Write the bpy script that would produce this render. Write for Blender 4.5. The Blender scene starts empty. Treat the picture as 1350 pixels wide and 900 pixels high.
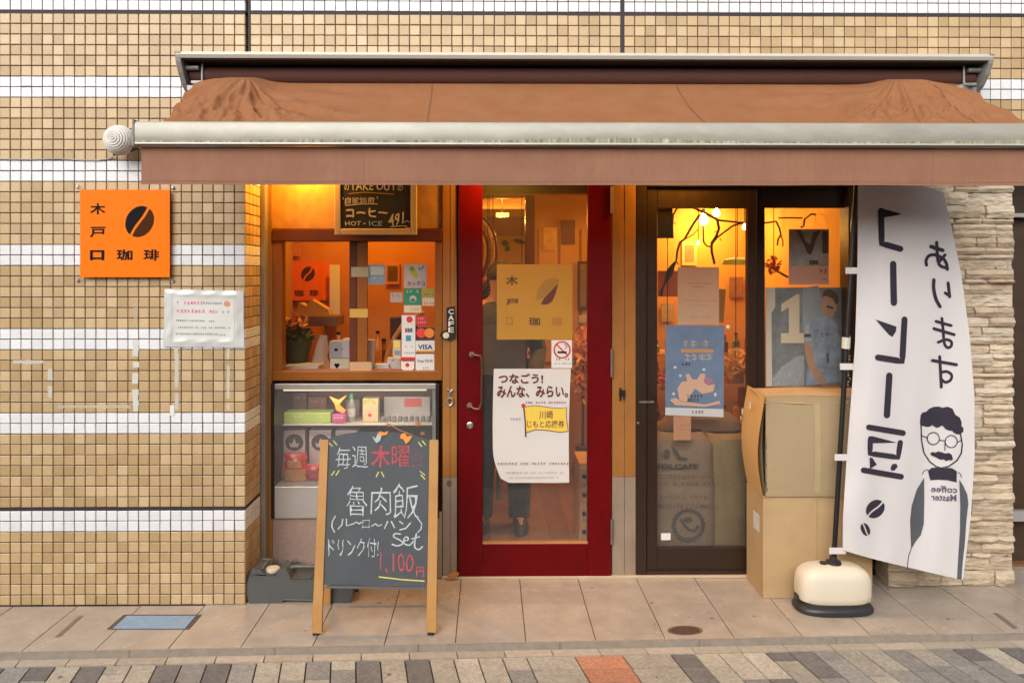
import bpy, math, random
from mathutils import Vector, Matrix, noise
from mathutils.geometry import tessellate_polygon
PI = math.pi
S = bpy.context.scene
COL = S.collection
# ------------------------------------------------------------------ camera
YAW, EYE, DIST, FPX, PX, PY = math.radians(0.63), 1.57, 3.52, 975.0, 656.0, 360.0
cd = bpy.data.cameras.new('camera'); cam = bpy.data.objects.new('camera', cd); COL.objects.link(cam)
cam.location = (0, -DIST, EYE); cam.rotation_euler = (PI/2, 0, -YAW)
cd.sensor_fit = 'HORIZONTAL'; cd.sensor_width = 36; cd.lens = FPX/1350*36
cd.shift_x = (675-PX)/1350; cd.shift_y = -(450-PY)/1350
cd.clip_start = 0.05; cd.clip_end = 500
S.camera = cam
# ------------------------------------------------------------------ sky, sun, exposure
SUN_EL, SUN_AZ = math.radians(34), math.radians(200)      # azimuth clockwise from +Y
w = bpy.data.worlds.new('World'); S.world = w; w.use_nodes = True
nt = w.node_tree; nt.nodes.clear()
sky = nt.nodes.new('ShaderNodeTexSky'); sky.sky_type = 'NISHITA'; sky.sun_disc = False
sky.sun_elevation = SUN_EL; sky.sun_rotation = SUN_AZ; sky.air_density = 1.2; sky.dust_density = 4.0; sky.ozone_density = 1.0
hs = nt.nodes.new('ShaderNodeHueSaturation'); hs.inputs['Saturation'].default_value = 0.15
bg = nt.nodes.new('ShaderNodeBackground'); bg.inputs['Strength'].default_value = 0.11
ow = nt.nodes.new('ShaderNodeOutputWorld')
nt.links.new(sky.outputs[0], hs.inputs['Color']); nt.links.new(hs.outputs[0], bg.inputs['Color']); nt.links.new(bg.outputs[0], ow.inputs['Surface'])
sl = bpy.data.lights.new('sun', 'SUN'); sl.energy = 1.0; sl.angle = math.radians(60); sl.color = (1, .955, .90)
sun = bpy.data.objects.new('sun', sl); COL.objects.link(sun)
sd = Vector((math.sin(SUN_AZ)*math.cos(SUN_EL), math.cos(SUN_AZ)*math.cos(SUN_EL), math.sin(SUN_EL)))
sun.rotation_euler = sd.to_track_quat('Z', 'Y').to_euler(); sun.location = sd*20
S.view_settings.view_transform = 'Standard'; S.view_settings.look = 'None'
S.view_settings.exposure = 0.60; S.view_settings.gamma = 1
S.cycles.use_denoising = True; S.cycles.max_bounces = 8; S.cycles.transparent_max_bounces = 16
S.cycles.sample_clamp_indirect = 6; S.cycles.caustics_reflective = False; S.cycles.caustics_refractive = False

# ------------------------------------------------------------------ photo coordinates -> places in the world
CP = Vector((0, -DIST, EYE)); RT = Vector((math.cos(YAW), -math.sin(YAW), 0)); FW = Vector((math.sin(YAW), math.cos(YAW), 0))
def ray(x, y): return RT*((x-PX)/FPX) + FW + Vector((0, 0, (PY-y)/FPX))
def W(x, y, Y):
    r = ray(x, y); return CP + r*((Y-CP.y)/r.y)
def G(x, y, Z=0.0):
    r = ray(x, y); return CP + r*((Z-CP.z)/r.z)
def onY(Y): return lambda x, y: W(x, y, Y)
def onP(p, n):
    p = Vector(p); n = Vector(n)
    def f(x, y):
        r = ray(x, y); return CP + r*((p-CP).dot(n)/r.dot(n))
    return f
# ------------------------------------------------------------------ materials
def c(r, g, b):
    f = lambda v: ((v/255)/12.92 if v/255 <= .04045 else ((v/255+.055)/1.055)**2.4)
    return (f(r), f(g), f(b))
MATS = {}
def mat(name, col, rough=.6, metal=0., ns=0, na=0., bs=0, bm=0., spec=.5, rand=0., emit=0., coat=0., stretch=None, ns2=0, na2=0., col2=None, wn=None):
    """col linear rgb; ns/na noise scale and amount on the colour, bs/bm bump, rand per-object variation, col2/ns2/na2 blotches of a second colour"""
    if name in MATS: return MATS[name]
    m = bpy.data.materials.new(name); MATS[name] = m; m.use_nodes = True
    n = m.node_tree.nodes; l = m.node_tree.links; p = n['Principled BSDF']
    p.inputs['Base Color'].default_value = (*col, 1); p.inputs['Roughness'].default_value = rough
    p.inputs['Metallic'].default_value = metal; p.inputs['Specular IOR Level'].default_value = spec
    p.inputs['Coat Weight'].default_value = coat
    tc = n.new('ShaderNodeTexCoord'); mp = n.new('ShaderNodeMapping'); l.new(tc.outputs['Object'], mp.inputs[0])
    if stretch: mp.inputs['Scale'].default_value = stretch
    out = None
    if ns or col2 or rand:
        out = n.new('ShaderNodeRGB').outputs[0]; out.default_value = (*col, 1)
    if col2:
        t = n.new('ShaderNodeTexNoise'); t.inputs['Scale'].default_value = ns2; t.inputs['Detail'].default_value = 5; l.new(mp.outputs[0], t.inputs['Vector'])
        r = n.new('ShaderNodeValToRGB'); r.color_ramp.elements[0].position = .5-na2*.5; r.color_ramp.elements[1].position = .5+na2*.5+.12; l.new(t.outputs[0], r.inputs[0])
        mx = n.new('ShaderNodeMix'); mx.data_type = 'RGBA'; l.new(r.outputs[0], mx.inputs['Factor']); l.new(out, mx.inputs['A']); mx.inputs['B'].default_value = (*col2, 1); out = mx.outputs['Result']
    if ns or rand:
        hv = n.new('ShaderNodeHueSaturation'); l.new(out, hv.inputs['Color'])
        val = None
        if ns:
            t = n.new('ShaderNodeTexNoise'); t.inputs['Scale'].default_value = ns; t.inputs['Detail'].default_value = 6; t.inputs['Roughness'].default_value = .65; l.new(mp.outputs[0], t.inputs['Vector'])
            mr = n.new('ShaderNodeMapRange'); mr.inputs['From Min'].default_value = .25; mr.inputs['From Max'].default_value = .75
            mr.inputs['To Min'].default_value = 1-na; mr.inputs['To Max'].default_value = 1+na; l.new(t.outputs[0], mr.inputs[0]); val = mr.outputs[0]
            if rough < .9:
                mr2 = n.new('ShaderNodeMapRange'); mr2.inputs['To Min'].default_value = max(0, rough-.12); mr2.inputs['To Max'].default_value = min(1, rough+.12); l.new(t.outputs[0], mr2.inputs[0]); l.new(mr2.outputs[0], p.inputs['Roughness'])
        if rand:
            oi = n.new('ShaderNodeObjectInfo'); mr = n.new('ShaderNodeMapRange'); mr.inputs['To Min'].default_value = 1-rand; mr.inputs['To Max'].default_value = 1+rand; l.new(oi.outputs['Random'], mr.inputs[0])
            if val is None: val = mr.outputs[0]
            else:
                mu = n.new('ShaderNodeMath'); mu.operation = 'MULTIPLY'; l.new(val, mu.inputs[0]); l.new(mr.outputs[0], mu.inputs[1]); val = mu.outputs[0]
        l.new(val, hv.inputs['Value']); out = hv.outputs[0]
    if wn:      # slow weathering over the place itself: (scale, amount, vertical stretch)
        if out is None: out = n.new('ShaderNodeRGB').outputs[0]; out.default_value = (*col, 1)
        ge = n.new('ShaderNodeNewGeometry'); m2 = n.new('ShaderNodeMapping'); m2.inputs['Scale'].default_value = (1, 1, wn[2]); l.new(ge.outputs['Position'], m2.inputs[0])
        t = n.new('ShaderNodeTexNoise'); t.inputs['Scale'].default_value = wn[0]; t.inputs['Detail'].default_value = 8; t.inputs['Roughness'].default_value = .7; l.new(m2.outputs[0], t.inputs['Vector'])
        mr = n.new('ShaderNodeMapRange'); mr.inputs['From Min'].default_value = .3; mr.inputs['From Max'].default_value = .62; mr.inputs['To Min'].default_value = 1-wn[1]; mr.inputs['To Max'].default_value = 1; l.new(t.outputs[0], mr.inputs[0])
        hv = n.new('ShaderNodeHueSaturation'); l.new(out, hv.inputs['Color']); l.new(mr.outputs[0], hv.inputs['Value']); out = hv.outputs[0]
    if out is not None: l.new(out, p.inputs['Base Color'])
    if bs:
        t = n.new('ShaderNodeTexNoise'); t.inputs['Scale'].default_value = bs; t.inputs['Detail'].default_value = 6; l.new(mp.outputs[0], t.inputs['Vector'])
        b = n.new('ShaderNodeBump'); b.inputs['Strength'].default_value = 1; b.inputs['Distance'].default_value = bm; l.new(t.outputs[0], b.inputs['Height']); l.new(b.outputs[0], p.inputs['Normal'])
    if emit:
        p.inputs['Emission Color'].default_value = (*col, 1); p.inputs['Emission Strength'].default_value = emit
    return m
def glass_mat(name, tint=(1, 1, 1), ior=1.45, rough=.02, film=0.):
    m = bpy.data.materials.new(name); MATS[name] = m; m.use_nodes = True
    n = m.node_tree.nodes; l = m.node_tree.links; n.clear()
    o = n.new('ShaderNodeOutputMaterial'); t = n.new('ShaderNodeBsdfTransparent'); g = n.new('ShaderNodeBsdfGlossy'); f = n.new('ShaderNodeFresnel'); mx = n.new('ShaderNodeMixShader')
    t.inputs[0].default_value = (*tint, 1); g.inputs['Roughness'].default_value = rough; f.inputs[0].default_value = ior
    l.new(f.outputs[0], mx.inputs[0]); l.new(t.outputs[0], mx.inputs[1]); l.new(g.outputs[0], mx.inputs[2])
    s = mx.outputs[0]
    if film:
        d = n.new('ShaderNodeBsdfDiffuse'); d.inputs[0].default_value = (.7, .7, .7, 1); m2 = n.new('ShaderNodeMixShader'); m2.inputs[0].default_value = film
        l.new(s, m2.inputs[1]); l.new(d.outputs[0], m2.inputs[2]); s = m2.outputs[0]
    l.new(s, o.inputs[0]); return m
def thin_paper(name, col, tr=.35, **k):
    m = mat(name, col, **k); n = m.node_tree.nodes; l = m.node_tree.links; p = n['Principled BSDF']; out = n['Material Output']
    t = n.new('ShaderNodeBsdfTranslucent'); mx = n.new('ShaderNodeMixShader'); mx.inputs[0].default_value = tr
    if p.inputs['Base Color'].is_linked: l.new(p.inputs['Base Color'].links[0].from_socket, t.inputs[0])
    else: t.inputs[0].default_value = (*col, 1)
    l.new(p.outputs[0], mx.inputs[1]); l.new(t.outputs[0], mx.inputs[2]); l.new(mx.outputs[0], out.inputs[0]); return m
def clear_film(name, col, alpha):
    m = bpy.data.materials.new(name); MATS[name] = m; m.use_nodes = True
    p = m.node_tree.nodes['Principled BSDF']; p.inputs['Base Color'].default_value = (*col, 1); p.inputs['Alpha'].default_value = alpha; p.inputs['Roughness'].default_value = .35
    return m
def wood(name, col, col2, scale=(6, 60, 1.2), rough=.5, amt=.5, bump=.0006):
    if name in MATS: return MATS[name]
    m = mat(name, col, rough, ns=3, na=.12, col2=col2, ns2=3.0, na2=amt, stretch=scale, bs=8, bm=bump, spec=.25, wn=(6, .22, .6)); return m
# ------------------------------------------------------------------ mesh builder
class MB:
    CR = False      # round the corners of drawn strokes
    def __init__(s): s.v = []; s.f = []; s.m = []
    def add(s, vs, fs, mi=0):
        b = len(s.v); s.v += [Vector(v) for v in vs]; s.f += [tuple(b+i for i in f) for f in fs]; s.m += [mi]*len(fs); return s
    def box(s, x0, x1, y0, y1, z0, z1, mi=0):
        return s.hexa([(x0, y0, z0), (x1, y0, z0), (x1, y1, z0), (x0, y1, z0), (x0, y0, z1), (x1, y0, z1), (x1, y1, z1), (x0, y1, z1)], mi)
    def hexa(s, p, mi=0):
        return s.add(p, [(3, 2, 1, 0), (4, 5, 6, 7), (0, 1, 5, 4), (1, 2, 6, 5), (2, 3, 7, 6), (3, 0, 4, 7)], mi)
    def obox(s, cen, sx, sy, sz, rot=None, mi=0):
        R = rot or Matrix.Identity(3); cen = Vector(cen)
        p = [cen + R @ Vector((a*sx/2, b*sy/2, d*sz/2)) for d in (-1, 1) for (a, b) in ((-1, -1), (1, -1), (1, 1), (-1, 1))]
        return s.hexa(p, mi)
    def bar(s, a, b, wd, th, up=(0, 0, 1), mi=0):
        a = Vector(a); b = Vector(b); d = (b-a); L = d.length; d.normalize(); u = Vector(up); x = d.cross(u).normalized(); u2 = x.cross(d)
        R = Matrix((x, u2, d)).transposed(); return s.obox((a+b)/2, wd, th, L, R, mi)
    def grid(s, fn, nu, nv, mi=0, wrap=False):
        b = len(s.v)
        for j in range(nv+1):
            for i in range(nu+1): s.v.append(Vector(fn(i/nu, j/nv)))
        for j in range(nv):
            for i in range(nu):
                a = b+j*(nu+1)+i; s.f.append((a, a+1, a+nu+2, a+nu+1)); s.m.append(mi)
        return s
    def sheet(s, fn, nu, nv, th, mi=0):
        """grid with thickness th away from the camera (+Y)"""
        b = len(s.v); n1 = (nu+1)*(nv+1)
        for k in (0, 1):
            for j in range(nv+1):
                for i in range(nu+1): s.v.append(Vector(fn(i/nu, j/nv))+Vector((0, th*k, 0)))
        for j in range(nv):
            for i in range(nu):
                a = b+j*(nu+1)+i; s.f += [(a, a+1, a+nu+2, a+nu+1), tuple(n1+q for q in (a, a+nu+1, a+nu+2, a+1))]; s.m += [mi, mi]
        bd = [j*(nu+1) for j in range(nv+1)]; bd = [i for i in range(nu+1)] + [(j)*(nu+1)+nu for j in range(1, nv+1)] + [nv*(nu+1)+i for i in range(nu-1, -1, -1)] + [j*(nu+1) for j in range(nv-1, 0, -1)]
        for q in range(len(bd)):
            a, d = b+bd[q], b+bd[(q+1) % len(bd)]; s.f.append((a, a+n1, d+n1, d)); s.m.append(mi)
        return s
    def tube(s, pts, r, n=8, mi=0, cap=True):
        pts = [Vector(p) for p in pts]; rs = r if isinstance(r, (list, tuple)) else [r]*len(pts); b = len(s.v); x = None
        for k, p in enumerate(pts):
            d = (pts[min(k+1, len(pts)-1)]-pts[max(k-1, 0)]).normalized()
            if x is None: x = d.orthogonal().normalized()
            else: x = (x-d*x.dot(d)).normalized()
            y = d.cross(x)
            for i in range(n):
                a = 2*PI*i/n; s.v.append(p+(x*math.cos(a)+y*math.sin(a))*rs[k])
        for k in range(len(pts)-1):
            for i in range(n):
                s.f.append((b+k*n+i, b+k*n+(i+1) % n, b+(k+1)*n+(i+1) % n, b+(k+1)*n+i)); s.m.append(mi)
        if cap:
            s.f.append(tuple(b+i for i in range(n-1, -1, -1))); s.f.append(tuple(b+(len(pts)-1)*n+i for i in range(n))); s.m += [mi, mi]
        return s
    def lathe(s, prof, cen, n=20, axis='Z', mi=0, sx=1, sy=1):
        cen = Vector(cen); b = len(s.v)
        for (r, h) in prof:
            for i in range(n):
                a = 2*PI*i/n; q = (r*math.cos(a)*sx, r*math.sin(a)*sy, h)
                if axis == 'Y': q = (q[0], q[2], q[1])
                if axis == 'X': q = (q[2], q[0], q[1])
                s.v.append(cen+Vector(q))
        for k in range(len(prof)-1):
            for i in range(n):
                s.f.append((b+k*n+i, b+k*n+(i+1) % n, b+(k+1)*n+(i+1) % n, b+(k+1)*n+i)); s.m.append(mi)
        s.f.append(tuple(b+i for i in range(n-1, -1, -1))); s.f.append(tuple(b+(len(prof)-1)*n+i for i in range(n))); s.m += [mi, mi]
        return s
    def prism(s, poly, ext, mi=0):
        """3D polygon points + extrusion vector"""
        poly = [Vector(p) for p in poly]; e = Vector(ext); n = len(poly); b = len(s.v); s.v += poly+[p+e for p in poly]
        for t in tessellate_polygon([poly]):
            s.f += [tuple(b+i for i in t), tuple(b+n+i for i in reversed(t))]; s.m += [mi, mi]
        for i in range(n): s.f.append((b+i, b+(i+1) % n, b+n+(i+1) % n, b+n+i)); s.m.append(mi)
        return s
    # flat print, given in photo coordinates and laid on a surface by fn
    def poly(s, pts, fn, mi=0):
        v3 = [Vector((p[0], p[1], 0)) for p in pts]; b = len(s.v); s.v += [fn(*p) for p in pts]
        T = [tuple(b+i for i in t) for t in tessellate_polygon([v3])]
        if getattr(fn, 'dense', 0):
            P = {b+i: (p[0], p[1]) for i, p in enumerate(pts)}
            for it in range(5):
                N = []
                for t in T:
                    e = [((P[t[k]][0]-P[t[(k+1) % 3]][0])**2+(P[t[k]][1]-P[t[(k+1) % 3]][1])**2, k) for k in range(3)]; d, k = max(e)
                    if d < 25: N.append(t); continue
                    a, c_, o = t[k], t[(k+1) % 3], t[(k+2) % 3]; q = ((P[a][0]+P[c_][0])/2, (P[a][1]+P[c_][1])/2); i = len(s.v); s.v.append(fn(*q)); P[i] = q; N += [(a, i, o), (i, c_, o)]
                T = N
        for t in T: s.f.append(t); s.m.append(mi)
        return s
    def stroke(s, pts, wd, fn, mi=0, wob=0.):
        q = [Vector((p[0], p[1])) for p in pts]
        if MB.CR and len(q) > 2:
            e = [q[0]*2-q[1]]+q+[q[-1]*2-q[-2]]; o = []
            for i in range(1, len(e)-2):
                for k in range(5):
                    t = k/5; o.append(.5*((2*e[i])+(e[i+1]-e[i-1])*t+(2*e[i-1]-5*e[i]+4*e[i+1]-e[i+2])*t*t+(3*e[i]-e[i-1]-3*e[i+1]+e[i+2])*t**3))
            q = o+[q[-1]]
        if wob: q = [p+Vector((random.uniform(-wob, wob), random.uniform(-wob, wob))) for p in q]
        dn = []
        for a, b_ in zip(q[:-1], q[1:]):
            k = max(1, int((b_-a).length/6)); dn += [a.lerp(b_, i/k) for i in range(k)]
        dn.append(q[-1]); q = dn; n = len(q); L = []; R = []
        for i, p in enumerate(q):
            d = (q[min(i+1, n-1)]-q[max(i-1, 0)]);
            if d.length < 1e-6: d = Vector((1, 0))
            d.normalize(); nn = Vector((-d.y, d.x))*wd/2; L.append(p+nn); R.append(p-nn)
        b = len(s.v); s.v += [fn(p.x, p.y) for p in L]+[fn(p.x, p.y) for p in R]
        for i in range(n-1): s.f.append((b+i, b+i+1, b+n+i+1, b+n+i)); s.m.append(mi)
        if wd > 1.2:
            for e, o in ((q[0], q[0]-q[1] if n > 1 else Vector((1, 0))), (q[-1], q[-1]-q[-2] if n > 1 else Vector((1, 0)))):
                a0 = math.atan2(o.y, o.x); s.poly([(e.x+wd/2*math.cos(a0+t), e.y+wd/2*math.sin(a0+t)) for t in [-PI/2+PI*k/6 for k in range(7)]], fn, mi)
        return s
    def disc(s, x, y, rx, ry, fn, mi=0, n=20, rot=0): 
        return s.poly([(x+rx*math.cos(t)*math.cos(rot)-ry*math.sin(t)*math.sin(rot), y+rx*math.cos(t)*math.sin(rot)+ry*math.sin(t)*math.cos(rot)) for t in [2*PI*k/n for k in range(n)]], fn, mi)
    def rect(s, x0, y0, x1, y1, fn, mi=0): return s.poly([(x0, y0), (x1, y0), (x1, y1), (x0, y1)], fn, mi)
    def text(s, body, x0, y0, x1, y1, fn, mi=0, bold=0., mirror=False, wob=0., res=2, skew=0.):
        cu = bpy.data.curves.new('t', 'FONT'); cu.body = body; cu.resolution_u = res; cu.offset = bold
        o = bpy.data.objects.new('t', cu); me = o.to_mesh()
        vs = [(v.co.x, v.co.y) for v in me.vertices]; fs = [tuple(p.vertices) for p in me.polygons]; o.to_mesh_clear(); bpy.data.objects.remove(o); bpy.data.curves.remove(cu)
        if not vs: return s
        ax, bx_ = min(v[0] for v in vs), max(v[0] for v in vs); ay, by = min(v[1] for v in vs), max(v[1] for v in vs); b = len(s.v)
        for (a, d) in vs:
            u = (a-ax)/(bx_-ax+1e-9); t = (d-ay)/(by-ay+1e-9)
            if mirror: u = 1-u
            X = x0+(x1-x0)*u; Y = y1+(y0-y1)*t + skew*(u-.5)
            if wob: X += wob*math.sin(Y*.55+X*.21); Y += wob*math.sin(X*.47+1.3)
            s.v.append(fn(X, Y))
        for f in fs: s.f.append(tuple(b+i for i in f)); s.m.append(mi)
        return s
    def scrib(s, x0, x1, y, h, fn, mi=0, seed=1):
        """a line of print too small to read: little broken strokes"""
        r = random.Random(seed); x = x0
        while x < x1:
            wd = h*r.uniform(.5, .9)
            if r.random() < .88:
                s.stroke([(x, y-h*r.uniform(.2, .45)), (x+wd, y-h*r.uniform(.1, .4))], h*.16, fn, mi)
                s.stroke([(x+wd*.5, y-h*.45), (x+wd*r.uniform(.3, .7), y+h*.45)], h*.16, fn, mi)
                s.stroke([(x, y+h*r.uniform(.1, .4)), (x+wd, y+h*r.uniform(.0, .45))], h*.16, fn, mi)
            x += h*1.05
        return s
    def build(s, name, m, parent=None, bevel=0., smooth=None, stuff=False, kind=None, orient=False):
        org = parent_org(parent)
        me = bpy.data.meshes.new(name); me.from_pydata([v-org for v in s.v], [], s.f)
        for q in (m if isinstance(m, (list, tuple)) else [m]): me.materials.append(q)
        me.polygons.foreach_set('material_index', s.m); me.update()
        o = bpy.data.objects.new(name, me); COL.objects.link(o)
        if parent: o.parent = parent
        if bevel:
            b = o.modifiers.new('bevel', 'BEVEL'); b.width = bevel; b.segments = 2; b.limit_method = 'ANGLE'; b.angle_limit = math.radians(40)
        if smooth:
            me.polygons.foreach_set('use_smooth', [True]*len(me.polygons)); me.set_sharp_from_angle(angle=math.radians(smooth if smooth is not True else 40))
        if stuff or name in ('small_print', 'chalk_marks', 'red_marks'): o['kind'] = 'stuff'
        if kind: o['kind'] = kind
        return o
def parent_org(p):
    v = Vector((0, 0, 0))
    while p: v = v+Vector(p.location); p = p.parent
    return v
def thing(name, label, cat, loc=(0, 0, 0), group=None):
    o = bpy.data.objects.new(name, None); COL.objects.link(o); o.location = loc; o.empty_display_size = .05
    o['label'] = label; o['category'] = cat
    if group: o['group'] = group
    return o
def tag(o, label, cat, group=None):
    o['label'] = label; o['category'] = cat
    if group: o['group'] = group
    return o
def setting(name, loc=(0, 0, 0)):
    o = bpy.data.objects.new(name, None); COL.objects.link(o); o.location = loc; o['kind'] = 'structure'; return o
def pbox(mb, x0, y0, x1, y1, Y, dep, mi=0):
    """box whose front face fills a rectangle of the photograph at plane Y"""
    ym = (y0+y1)/2; xm = (x0+x1)/2
    return mb.box(W(x0, ym, Y).x, W(x1, ym, Y).x, Y, Y+dep, W(xm, y1, Y).z, W(xm, y0, Y).z, mi)
def paper(name, label, cat, x0, y0, x1, y1, Y, m, group=None, th=.0008, wave=.002, quad=None):
    """a sheet hanging with its front at Y; returns the empty (thing)"""
    cen = W((x0+x1)/2, y1, Y); t = thing(name, label, cat, cen, group)
    fn = onY(Y); q = quad or [(x0, y0), (x1, y0), (x1, y1), (x0, y1)]
    def f(u, v):
        a = Vector(q[0]).lerp(Vector(q[1]), u); b = Vector(q[3]).lerp(Vector(q[2]), u); p = a.lerp(b, v); r = fn(p.x, p.y); r.y += wave*math.sin(u*5+v*3)*.5+wave*.5; return r
    MB().sheet(f, 8, 8, th).build('sheet', m, t, smooth=True); return t
def bean(mb, cx, cy, rx, ry, rot, gap, fn, mi=(0, 0), sc=.12):
    N = 28; E = [(rx*math.cos(t), ry*math.sin(t)) for t in [2*PI*k/N for k in range(N)]]
    for side in (0, 1):
        pts = [];
        for (a, b) in E:
            if (b > 0) == (side == 1): pts.append((a, b))
        pts.sort(key=lambda p: p[0])
        line = [(rx*(1-2*k/10)*.98, (gap/2 if side else -gap/2)+ry*sc*math.sin((1-2*k/10)*PI)) for k in range(11)]
        P = [p for p in pts if (p[1] > gap/2+abs(ry*sc*math.sin(p[0]/rx*PI)) if side else p[1] < -gap/2-abs(ry*sc*math.sin(p[0]/rx*PI)))]+line
        R = [(cx+a*math.cos(rot)-b*math.sin(rot), cy+a*math.sin(rot)+b*math.cos(rot)) for (a, b) in P]
        mb.poly(R, fn, mi[side])
random.seed(7)
# ================================================================== THE SETTING
M_mortar = mat('dark_grout', (.075, .042, .048), .9, ns=60, na=.3)
M_ground = mat('paver_ground', (.30, .29, .27), .85, ns=7, na=.3, bs=40, bm=.003)
MB().box(-60, 60, -60, 60, -.30, -.075).build('ground', M_ground, kind='structure')
# kerb line on the ground, slightly askew to the facade
KA, KB = G(0, 858.5), G(1350, 832.5)
def K(X): return KA.y+(KB.y-KA.y)*(X-KA.x)/(KB.x-KA.x)
XL, XR = -4.2, 4.6
M_ptile = mat('porch_tile', (.475, .405, .34), .25, ns=5, na=.07, rand=.05, bs=90, bm=.0004, col2=(.42, .35, .285), ns2=9, na2=.7, wn=(7, .20, 1))
M_edge = mat('porch_edge', (.29, .245, .20), .7, ns=30, na=.2, bs=60, bm=.001)
porch = setting('porch_floor')
MB().prism([(XL, K(XL)+.006, -.004), (XR, K(XR)+.006, -.004), (XR, 1.2, -.004), (XL, 1.2, -.004)], (0, 0, -.2)).build('screed', mat('porch_grout', (.09, .065, .05), .9), porch)
rows = [.80, .59, .44, .29, .14, -.01, -.16, -.31, -.46, -.61]
g = .0022
def tile_poly(xa, xb, yb, yf):
    pa = max(yf, K(xa)); pb = max(yf, K(xb))
    if pa >= yb-.004 and pb >= yb-.004: return None
    pa = min(pa, yb-.004); pb = min(pb, yb-.004)
    return [(xa, pa), (xb, pb), (xb, yb), (xa, yb)]
k0 = int((XL-.155)/.3)
for k in range(k0, 15):
    xa, xb = .155+.3*k+g, .155+.3*(k+1)-g
    for i in range(len(rows)-1):
        yb, yf = rows[i]-.0004, rows[i+1]+.0004
        if yf >= .29 and xb > -1.2 and xa < 1.95: continue
        if yf >= -.02 and xb < -1.16: continue
        q = tile_poly(xa, xb, yb, yf)
        if q:
            dz = random.uniform(-.0006, .0006)
            MB().prism([(x, y, dz) for x, y in q], (0, 0, -.012)).build('tile', M_ptile, porch)
# nosing: the riser below the porch edge, in pieces with joints under the tile joints
for k in range(-9, 9):
    xa, xb = .30+.6*k+.001, .30+.6*(k+1)-.001
    MB().prism([(xa, K(xa)-.012, -.0025), (xb, K(xb)-.012, -.0025), (xb, K(xb)+.004, -.0025), (xa, K(xa)+.004, -.0025)], (0, 0, -.05)).build('riser', M_edge, porch, bevel=.003)
ZK = -.030
kerb = setting('kerb')
M_kerb = mat('kerb_stone', (.42, .36, .29), .8, ns=40, na=.18, rand=.10, bs=70, bm=.0015)
SH = math.tan(math.radians(10.7))
for k in range(-22, 24):
    xa, xb = .06+.2*k+.003, .06+.2*(k+1)-.003
    ya, yb = K(xa)-.013, K(xb)-.013
    MB().prism([(xa+.05*SH, ya-.052, ZK), (xb+.05*SH, yb-.052, ZK), (xb, yb, ZK), (xa, ya, ZK)], (0, 0, -.05)).build('kerb_stone', M_kerb, kerb, bevel=.0015)
pav = setting('pavement')
ZP = -.032
pm = {n: mat('paver_'+n, col, .85, ns=70, na=.34, rand=.12, bs=90, bm=.0022, col2=c2, ns2=22, na2=.6, wn=(9, .18, 1)) for n, col, c2 in (
    ('dark', (.155, .145, .142), (.21, .20, .192)), ('grey', (.25, .245, .235), (.33, .315, .295)), ('buff', (.42, .385, .32), (.34, .32, .28)), ('pale', (.49, .45, .38), (.40, .375, .32)), ('orange', (.50, .225, .135), (.43, .215, .14)))}
def Kp(X): return K(X)-.068
WP = .101; r2 = random.Random(3)
X0o = G(757, 863, ZP).x
cols_ = []
x = X0o
cols_.append((x, .202, 'orange')); cols_.append((x-.202, .202, 'buffw')); cols_.append((x+.202, .202, 'buffw'))
for i in range(24): cols_.append((x-.202-WP*(i+1), WP, None))
for i in range(26): cols_.append((x+.404+WP*i, WP, None))
YE = -1.25
for (xa, wd, kd) in cols_:
    y = 0.0; L = .2 if kd is None else .101
    off = r2.choice([0, .033, .066, .1, .133]) if kd is None else 0
    a = -off
    while a < .95:
        b = a+L; a_, b_ = max(a, 0)+.002, min(b, .95)-.002
        if b_-a_ > .012:
            def P(u, d): X = u+SH*d; return (X, Kp(u)-d, ZP)
            xa_, xb_ = xa+.0032, xa+wd-.0032
            kind = kd or r2.choice(['dark', 'grey', 'buff', 'buff', 'grey', 'pale', 'dark'] if xa < X0o-.2 else ['dark', 'grey', 'pale', 'buff', 'grey'])
            if kind == 'buffw': kind = 'buff'
            q = [P(xa_, b_), P(xb_, b_), P(xb_, a_), P(xa_, a_)]
            dz = r2.uniform(-.0012, .0012)
            MB().prism([(p[0], p[1], p[2]+dz) for p in q], (0, 0, -.03)).build('paver', pm[kind], pav)
        a = b
# joint sand below the pavers, and the flat metal bits let into the porch
MB().prism([(XL-1, KA.y+1, -.040), (XR+1, KB.y+1, -.040), (XR+1, -60, -.040), (XL-1, -60, -.040)], (0, 0, -.03)).build('bedding', mat('joint_sand', (.055, .045, .04), .95, ns=50, na=.3), pav)
def on_ground(mb, pts, z, th, mi=0):
    P = [G(x, y, z) for x, y in pts]; return mb.prism(P, (0, 0, -th), mi)
t = thing('access_cover', 'blue painted rectangular access cover in a dark frame on the porch below the orange sign', 'cover', G(200, 828))
on_ground(MB(), [(141, 828.5), (249, 828.5), (266, 809.5), (163, 809.5)], .0025, .006).build('frame', mat('cover_frame', (.10, .075, .07), .6, ns=50, na=.2), t)
on_ground(MB(), [(149, 827.3), (244, 827.3), (258, 811), (167.5, 811)], .005, .006).build('lid', mat('cover_blue', (.23, .35, .50), .55, ns=30, na=.15, col2=(.30, .39, .50), ns2=20, na2=.5), t)
t = thing('drain_cover', 'small round brown metal drain cover set in the porch tiles before the sliding door', 'cover', G(903, 836))
P = [G(903+23*math.cos(a), 830+6*math.sin(a), .003) for a in [2*PI*i/28 for i in range(28)]]
MB().prism(P, (0, 0, -.005)).build('rim', mat('drain_rim', (.22, .13, .09), .5, .3, ns=60, na=.2), t)
P = [G(903+19*math.cos(a), 830+4.8*math.sin(a), .0055) for a in [2*PI*i/28 for i in range(28)]]
MB().prism(P, (0, 0, -.004)).build('lid', mat('drain_lid', (.12, .07, .05), .55, .3, ns=80, na=.35), t)
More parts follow.
